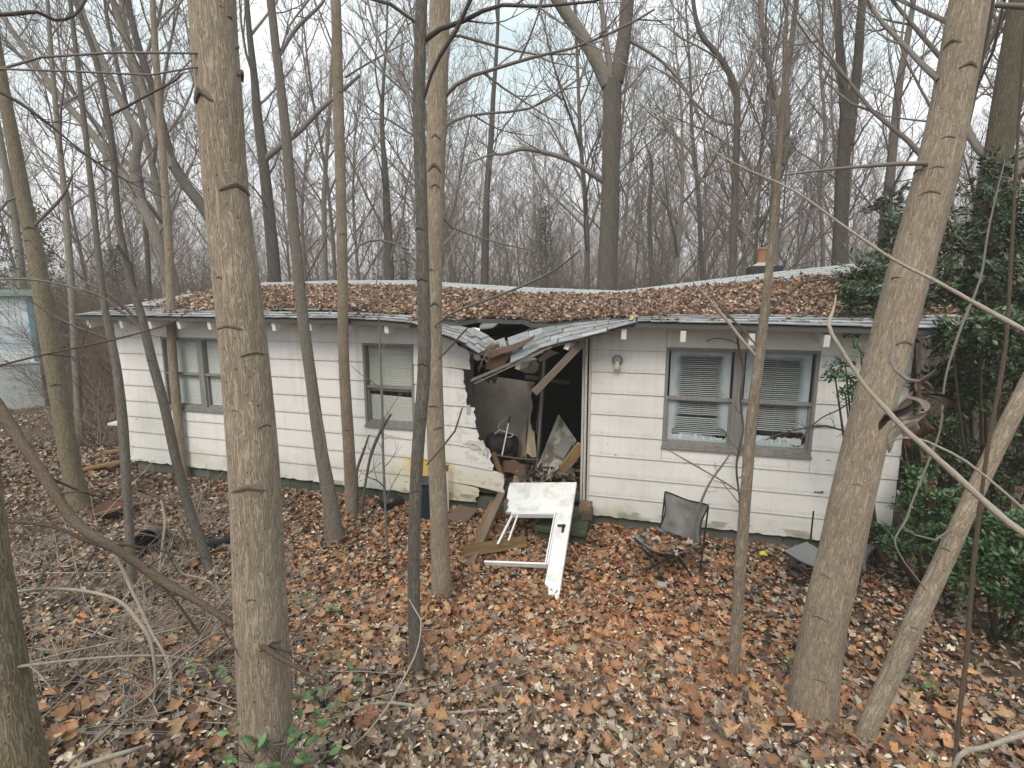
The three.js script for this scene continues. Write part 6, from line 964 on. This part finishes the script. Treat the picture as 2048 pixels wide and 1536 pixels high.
cane('bare_branch', 'dark upper left branch sweeping in over the woods', 'branch', 2.6, 0.3, [[-30, 170, 7], [30, 200, 6], [80, 235, 6], [110, 258, 5], [160, 300, 4], [210, 335, 4], [260, 365, 3], [330, 395, 2]], twigDark, 8);
cane('bare_branch', 'dark branch crossing the upper left corner', 'branch', 2.4, 0.3, [[-20, 30, 8], [30, 28, 8], [75, 24, 7], [110, 40, 6], [150, 30, 6], [180, -20, 7]], twigDark, 5);
cane('bare_branch', 'grey branch at the left edge in front of the shed roof', 'branch', 3.0, 0.3, [[-20, 560, 4], [50, 558, 4], [110, 566, 4], [165, 580, 4], [200, 592, 4], [240, 620, 3], [284, 658, 3]], twigGrey, 4);
groundStick('pale_stick', 'long pale stick lying on the leaves at the bottom centre', [[690, 1448, 7], [730, 1428, 7], [770, 1420, 7], [815, 1424, 7], [860, 1434, 7], [900, 1440, 6], [960, 1434, 5], [1020, 1432, 4]], twigPale);
groundStick('pale_stick', 'thin crooked stick on the leaves right of centre', [[1170, 1312, 3], [1200, 1300, 5], [1230, 1296, 5], [1270, 1304, 5], [1310, 1308, 4], [1340, 1300, 3]], twigGrey);
groundStick('pale_stick', 'pale stick lying before the foot of the thick right trunk', [[1560, 1462, 5], [1610, 1464, 6], [1660, 1470, 6], [1690, 1476, 5]], twigPale);
groundStick('thin_stick', 'thin stick on the leaves right of the bottom centre', [[1170, 1420, 3], [1230, 1475, 3], [1280, 1525, 4]], twigPale);
cane('thin_cane', 'thin bent pale stem before the thin dark trunk in the centre', 'stem', 2.9, -0.9, [[818, 1198, 2], [830, 1220, 3], [842, 1245, 3], [834, 1300, 3], [800, 1370, 3], [770, 1420, 3], [730, 1470, 3], [706, 1490, 3]], twigPale);
// small green plants on the forest floor
{
  const lg = leafGeo([[0, -0.5], [0.2, -0.25], [0.24, 0.05], [0.1, 0.36], [0, 0.5], [-0.11, 0.35], [-0.24, 0.04], [-0.19, -0.26]], 0.3, 0.25, 31);
  const gm = [mat(lin(0.075, 0.15, 0.045), { roughness: 0.5 }), mat(lin(0.11, 0.20, 0.07), { roughness: 0.5 }), mat(lin(0.05, 0.11, 0.035), { roughness: 0.5 })];
  [[590, 1222, 16, 0.16, 'small green seedling right of the thickest trunk'], [668, 1240, 12, 0.12, 'tiny green seedling on the leaves below the grey trunk'], [545, 1345, 26, 0.22, 'green trailing leaves before the foot of the thickest trunk'], [645, 1415, 30, 0.24, 'pale green seedling right of the thickest trunk near the bottom'], [425, 1380, 22, 0.22, 'faint green weed left of the thickest trunk'], [1570, 1360, 16, 0.14, 'green weed between the knobbly trunk and the thick right trunk'], [1835, 1380, 22, 0.18, 'green weed on the ground right of the slim leaning trunk'], [505, 1465, 16, 0.16, 'small green weed at the bottom of the thickest trunk'], [1268, 1050, 26, 0.2, 'green grass tuft at the foundation left of the camp chair'], [600, 1500, 16, 0.14, 'green weed at the bottom edge right of the thickest trunk']].forEach(([px, py, n, s, label], i) => {
    const r = mulberry(300 + i), o = py > 1440 || i === 2 ? at(px, py, 1.9) : onGround(px, py); o.y = Math.max(ground(o.x, o.z), Math.min(o.y, ground(o.x, o.z) + 0.3)); const t = thing('green_plant', o, label, 'plant'), mb = new MB();
    const L = []; for (let k = 0; k < n; k++) { const a = r() * 6.28, d = s * (0.2 + r()), p = V(Math.cos(a) * d, 0.06 + r() * s * 0.7, Math.sin(a) * d); mb.tube([V(0, 0, 0), V(p.x * 0.4, p.y * 0.8, p.z * 0.4), p], [0.003, 0.002, 0.001], 3); const g = lg.clone(); const k2 = i === 8 ? 0.05 : 0.035 + r() * 0.03; g.applyMatrix4(leafMatrix(p, r() * 6.28, (r() - 0.5) * 1.2, (r() - 0.5) * 1.2, k2)); L.push(g); }
    part('leaves', mergeGeometries(L), gm[i % 3], t); part('stems', mb.geo(), twigGrey, t);
  });
}
// bundle of curled dead leaves hanging in the vine at the right
{
  const o = at(1835, 790, 1.7), t = thing('dead_leaf_bundle', o, 'bundle of curled dead leaves hanging from the vine at the right', 'leaves');
  const lm = [mat(lin(0.22, 0.17, 0.145), { roughness: 0.7 }), mat(lin(0.05, 0.035, 0.035), { roughness: 0.7 }), mat(lin(0.14, 0.08, 0.05), { roughness: 0.7 }), mat(lin(0.32, 0.27, 0.22), { roughness: 0.7 })];
  const curled = (L, W, seed) => { const g = new THREE.PlaneGeometry(W, L, 8, 12), p = g.attributes.position; for (let i = 0; i < p.count; i++) { const u = p.getX(i) / W * 2, v = p.getY(i) / L + 0.5, w = Math.sin(Math.PI * clamp(v * 0.94 + 0.03)) ** 0.7; const a = u * (0.7 + 0.25 * Math.sin(seed)) ; const ww = Math.pow(Math.max(0, Math.sin(Math.PI * Math.pow(clamp(v), 0.75))), 1.1); p.setXYZ(i, Math.sin(a) * W * 0.62 * ww + 0.014 * Math.sin(v * 7 + seed), (v - 1) * L * 1.25 + 0.006 * Math.sin(u * 5 + seed * 3), (Math.abs(u) * W * 0.35 + 0.006 * Math.sin(u * 9 + v * 8)) * ww + 0.03 * Math.sin(v * 4 + seed * 2)); } g.computeVertexNormals(); return g; };
  [[0.0, 0.0, 0.14, 0.075, 0.1, 0, 0], [-0.03, 0.0, 0.11, 0.06, -0.5, 0.6, 1], [0.04, 0.0, 0.10, 0.06, 1.0, 0.2, 1], [0.03, 0.01, 0.12, 0.05, 1.45, 1.0, 2], [-0.01, -0.05, 0.14, 0.06, 0.25, 2, 3], [-0.04, 0.0, 0.08, 0.05, -1.0, 1, 0], [0.01, -0.06, 0.11, 0.05, -0.1, 3, 2]].forEach(([x, y, L, W, rz, ry, m], i) => { const l = part('curled_leaf', curled(L, W, i + 1), lm[m], t); l.position.set(x, y, 0.01 * i - 0.03); l.rotation.set(0.2, ry, rz); });
  part('stalk', rope([V(0.0, 0.06, 0), V(0.005, 0.0, 0), V(0.02, -0.06, 0.01), V(0.03, -0.14, 0.0)], 0.006, 0.004, 6, 0.02), twigBrown, t);
}
// ---------------------------------------------------------------- evergreens at the right
{
  const hl = leafGeo([[0, -0.5], [0.17, -0.25], [0.22, 0.05], [0.12, 0.34], [0, 0.5], [-0.12, 0.34], [-0.22, 0.05], [-0.17, -0.25]], 0.2, 0.25, 41);
  const em = mat(lin(1, 1, 1), { roughness: 0.42, vertexColors: true });
  // clumps: [px, py, distance, radius m, leaves]
  function evergreen(name, label, basePx, baseD, clumps, cols, size, seed, cat) {
    const r = mulberry(seed), b = at(basePx[0], basePx[1], baseD); b.y = ground(b.x, b.z); const t = thing(name, b, label, cat), mb = new MB(), S = [];
    for (const [px, py, d, R, n0] of clumps) { const n = n0 * 1.5;
      const c = at(px, py, d).sub(b); const mid = V(c.x * 0.5, c.y * 0.35, c.z * 0.5); const [P, Q] = resample([V(0, -0.05, 0), mid, c], [0.035, 0.02, 0.006], 0.2); mb.tube(P, Q, 6, 1, 0.4);
      const sub = []; for (let k = 0; k < Math.max(4, n / 26); k++) { const v = V(r() - 0.5, (r() - 0.5) * 0.8, r() - 0.5).normalize().multiplyScalar(R * (0.35 + 0.75 * r())); const tip = c.clone().add(v); tip.y -= 0.1 * R; sub.push([c.clone().lerp(tip, 0.15), tip]); mb.tube([c, c.clone().lerp(tip, 0.5).add(V(0, 0.04 * R, 0)), tip], [0.005, 0.004, 0.0015], 3); }
      for (let k = 0; k < n; k++) { const [a, e] = sub[Math.floor(r() * sub.length)], f = 0.2 + 0.85 * r(), dir = e.clone().sub(a).normalize(), p = a.clone().lerp(e, f).add(V((r() - 0.5) * 0.10, (r() - 0.5) * 0.08, (r() - 0.5) * 0.10)), out = dir.clone().add(V((r() - 0.5) * 1.6, (r() - 0.3) * 0.9, (r() - 0.5) * 1.6)).normalize(); QQ.setFromUnitVectors(V(0, 0, -1), out); QQ.multiply(new THREE.Quaternion().setFromAxisAngle(V(0, 0, 1), (r() - 0.5) * 1.5)); const s = size * (0.6 + 0.7 * r()); S.push([new THREE.Matrix4().compose(p, QQ, V(s, s, s)), tint(pick(cols, r), r, 0.35)]); }
    }
    part('stems', mb.geo(), twigBrown, t);
    const im = shade(new THREE.InstancedMesh(hl, em, S.length)); im.name = numbered('foliage'); S.forEach(([m, c], i) => { im.setMatrixAt(i, m); im.setColorAt(i, c); }); im.userData.kind = 'stuff'; t.add(im); return t;
  }
  const DK = [[0.034, 0.066, 0.03], [0.045, 0.085, 0.036], [0.024, 0.046, 0.024], [0.06, 0.105, 0.045], [0.08, 0.125, 0.06], [0.11, 0.16, 0.075]], MD = [[0.045, 0.10, 0.032], [0.065, 0.135, 0.045], [0.035, 0.075, 0.026], [0.09, 0.165, 0.06]];
  evergreen('holly_tree', 'dark holly hanging over the right roof end, left of the thick right trunk', [1860, 1080], 6.2, [[1735, 545, 6.0, 0.42, 560], [1700, 600, 5.7, 0.32, 420], [1760, 600, 5.8, 0.42, 560], [1740, 640, 5.6, 0.3, 360], [1800, 520, 6.2, 0.45, 520], [1790, 460, 6.6, 0.35, 260], [1820, 590, 5.7, 0.4, 480], [1700, 560, 6.2, 0.28, 260], [1780, 640, 5.6, 0.3, 300], [1830, 440, 6.6, 0.4, 300], [1775, 400, 7, 0.3, 160]], DK, 0.055, 701, 'holly');
  evergreen('holly_tree', 'tall dark holly filling the right edge behind the thick right trunk', [1990, 1120], 6.0, [[1900, 480, 6.0, 0.6, 620], [1980, 420, 6.0, 0.6, 700], [2040, 480, 5.6, 0.6, 800], [1960, 560, 5.6, 0.6, 900], [2050, 600, 5.2, 0.6, 900], [1930, 660, 5.4, 0.5, 800], [2010, 690, 5.2, 0.55, 900], [2080, 720, 5.0, 0.6, 700], [1880, 590, 5.8, 0.5, 600], [2040, 350, 6.0, 0.55, 420], [1990, 330, 6.4, 0.45, 240], [1960, 780, 5.2, 0.45, 600], [2050, 820, 5.0, 0.5, 700], [1880, 760, 5.4, 0.35, 420], [2070, 930, 4.9, 0.5, 600], [1870, 850, 5.3, 0.32, 300], [1920, 900, 5.3, 0.4, 420], [1990, 960, 5.1, 0.5, 560], [2110, 560, 5.0, 0.7, 600], [2110, 400, 5.4, 0.7, 500], [1900, 660, 4.9, 0.3, 300], [1960, 650, 4.8, 0.3, 300], [2010, 655, 4.7, 0.3, 260]], DK, 0.06, 702, 'holly');
  evergreen('holly_shrub', 'small green holly twig before the right edge of the wide window', [1770, 1080], 5.6, [[1668, 742, 5.1, 0.14, 70], [1690, 725, 5.1, 0.14, 70], [1700, 755, 5.0, 0.14, 70], [1715, 790, 5.0, 0.14, 80], [1690, 785, 5.0, 0.09, 36], [1740, 740, 5.1, 0.18, 80], [1722, 702, 5.1, 0.14, 50]], MD, 0.045, 703, 'holly');
  evergreen('green_shrub', 'bright green leafy shrub low at the right house corner', [1860, 1130], 5.0, [[1775, 1060, 5.1, 0.22, 300], [1830, 1020, 5.0, 0.28, 380], [1800, 1090, 4.9, 0.22, 300], [1850, 1075, 4.8, 0.25, 360], [1880, 1000, 4.9, 0.3, 360], [1830, 960, 5.2, 0.3, 260], [1900, 1060, 4.7, 0.28, 340], [1870, 920, 5.3, 0.28, 220]], MD, 0.055, 704, 'shrub');
  evergreen('green_shrub', 'green leafy shrub at the lower right edge below the holly', [2010, 1220], 4.2, [[1920, 1140, 4.2, 0.26, 400], [1970, 1110, 4.2, 0.3, 480], [2030, 1130, 4.0, 0.3, 480], [1990, 1180, 4.0, 0.28, 440], [2060, 1190, 3.9, 0.3, 400], [2040, 1060, 4.2, 0.3, 380], [1970, 1050, 4.4, 0.28, 300], [2080, 1250, 3.8, 0.25, 240], [2100, 1080, 4.0, 0.4, 400]], MD, 0.055, 705, 'shrub');
  evergreen('ivy', 'dark ivy climbing the big trunk at the right edge', [1900, 1100], 6.4, [[1925, 830, 6.3, 0.22, 200], [1930, 600, 6.3, 0.3, 300], [1955, 480, 6.3, 0.3, 260], [1975, 380, 6.3, 0.25, 140], [1900, 960, 6.3, 0.25, 220]], DK, 0.05, 706, 'ivy');
  evergreen('ivy', 'dark ivy on the tan tree seen left of the thick right trunk', [1770, 560], 14.5, [[1782, 440, 14.6, 0.6, 260], [1770, 500, 14.6, 0.7, 300], [1800, 380, 14.6, 0.5, 160]], DK, 0.10, 707, 'ivy');
}
renderer.render(scene, camera);
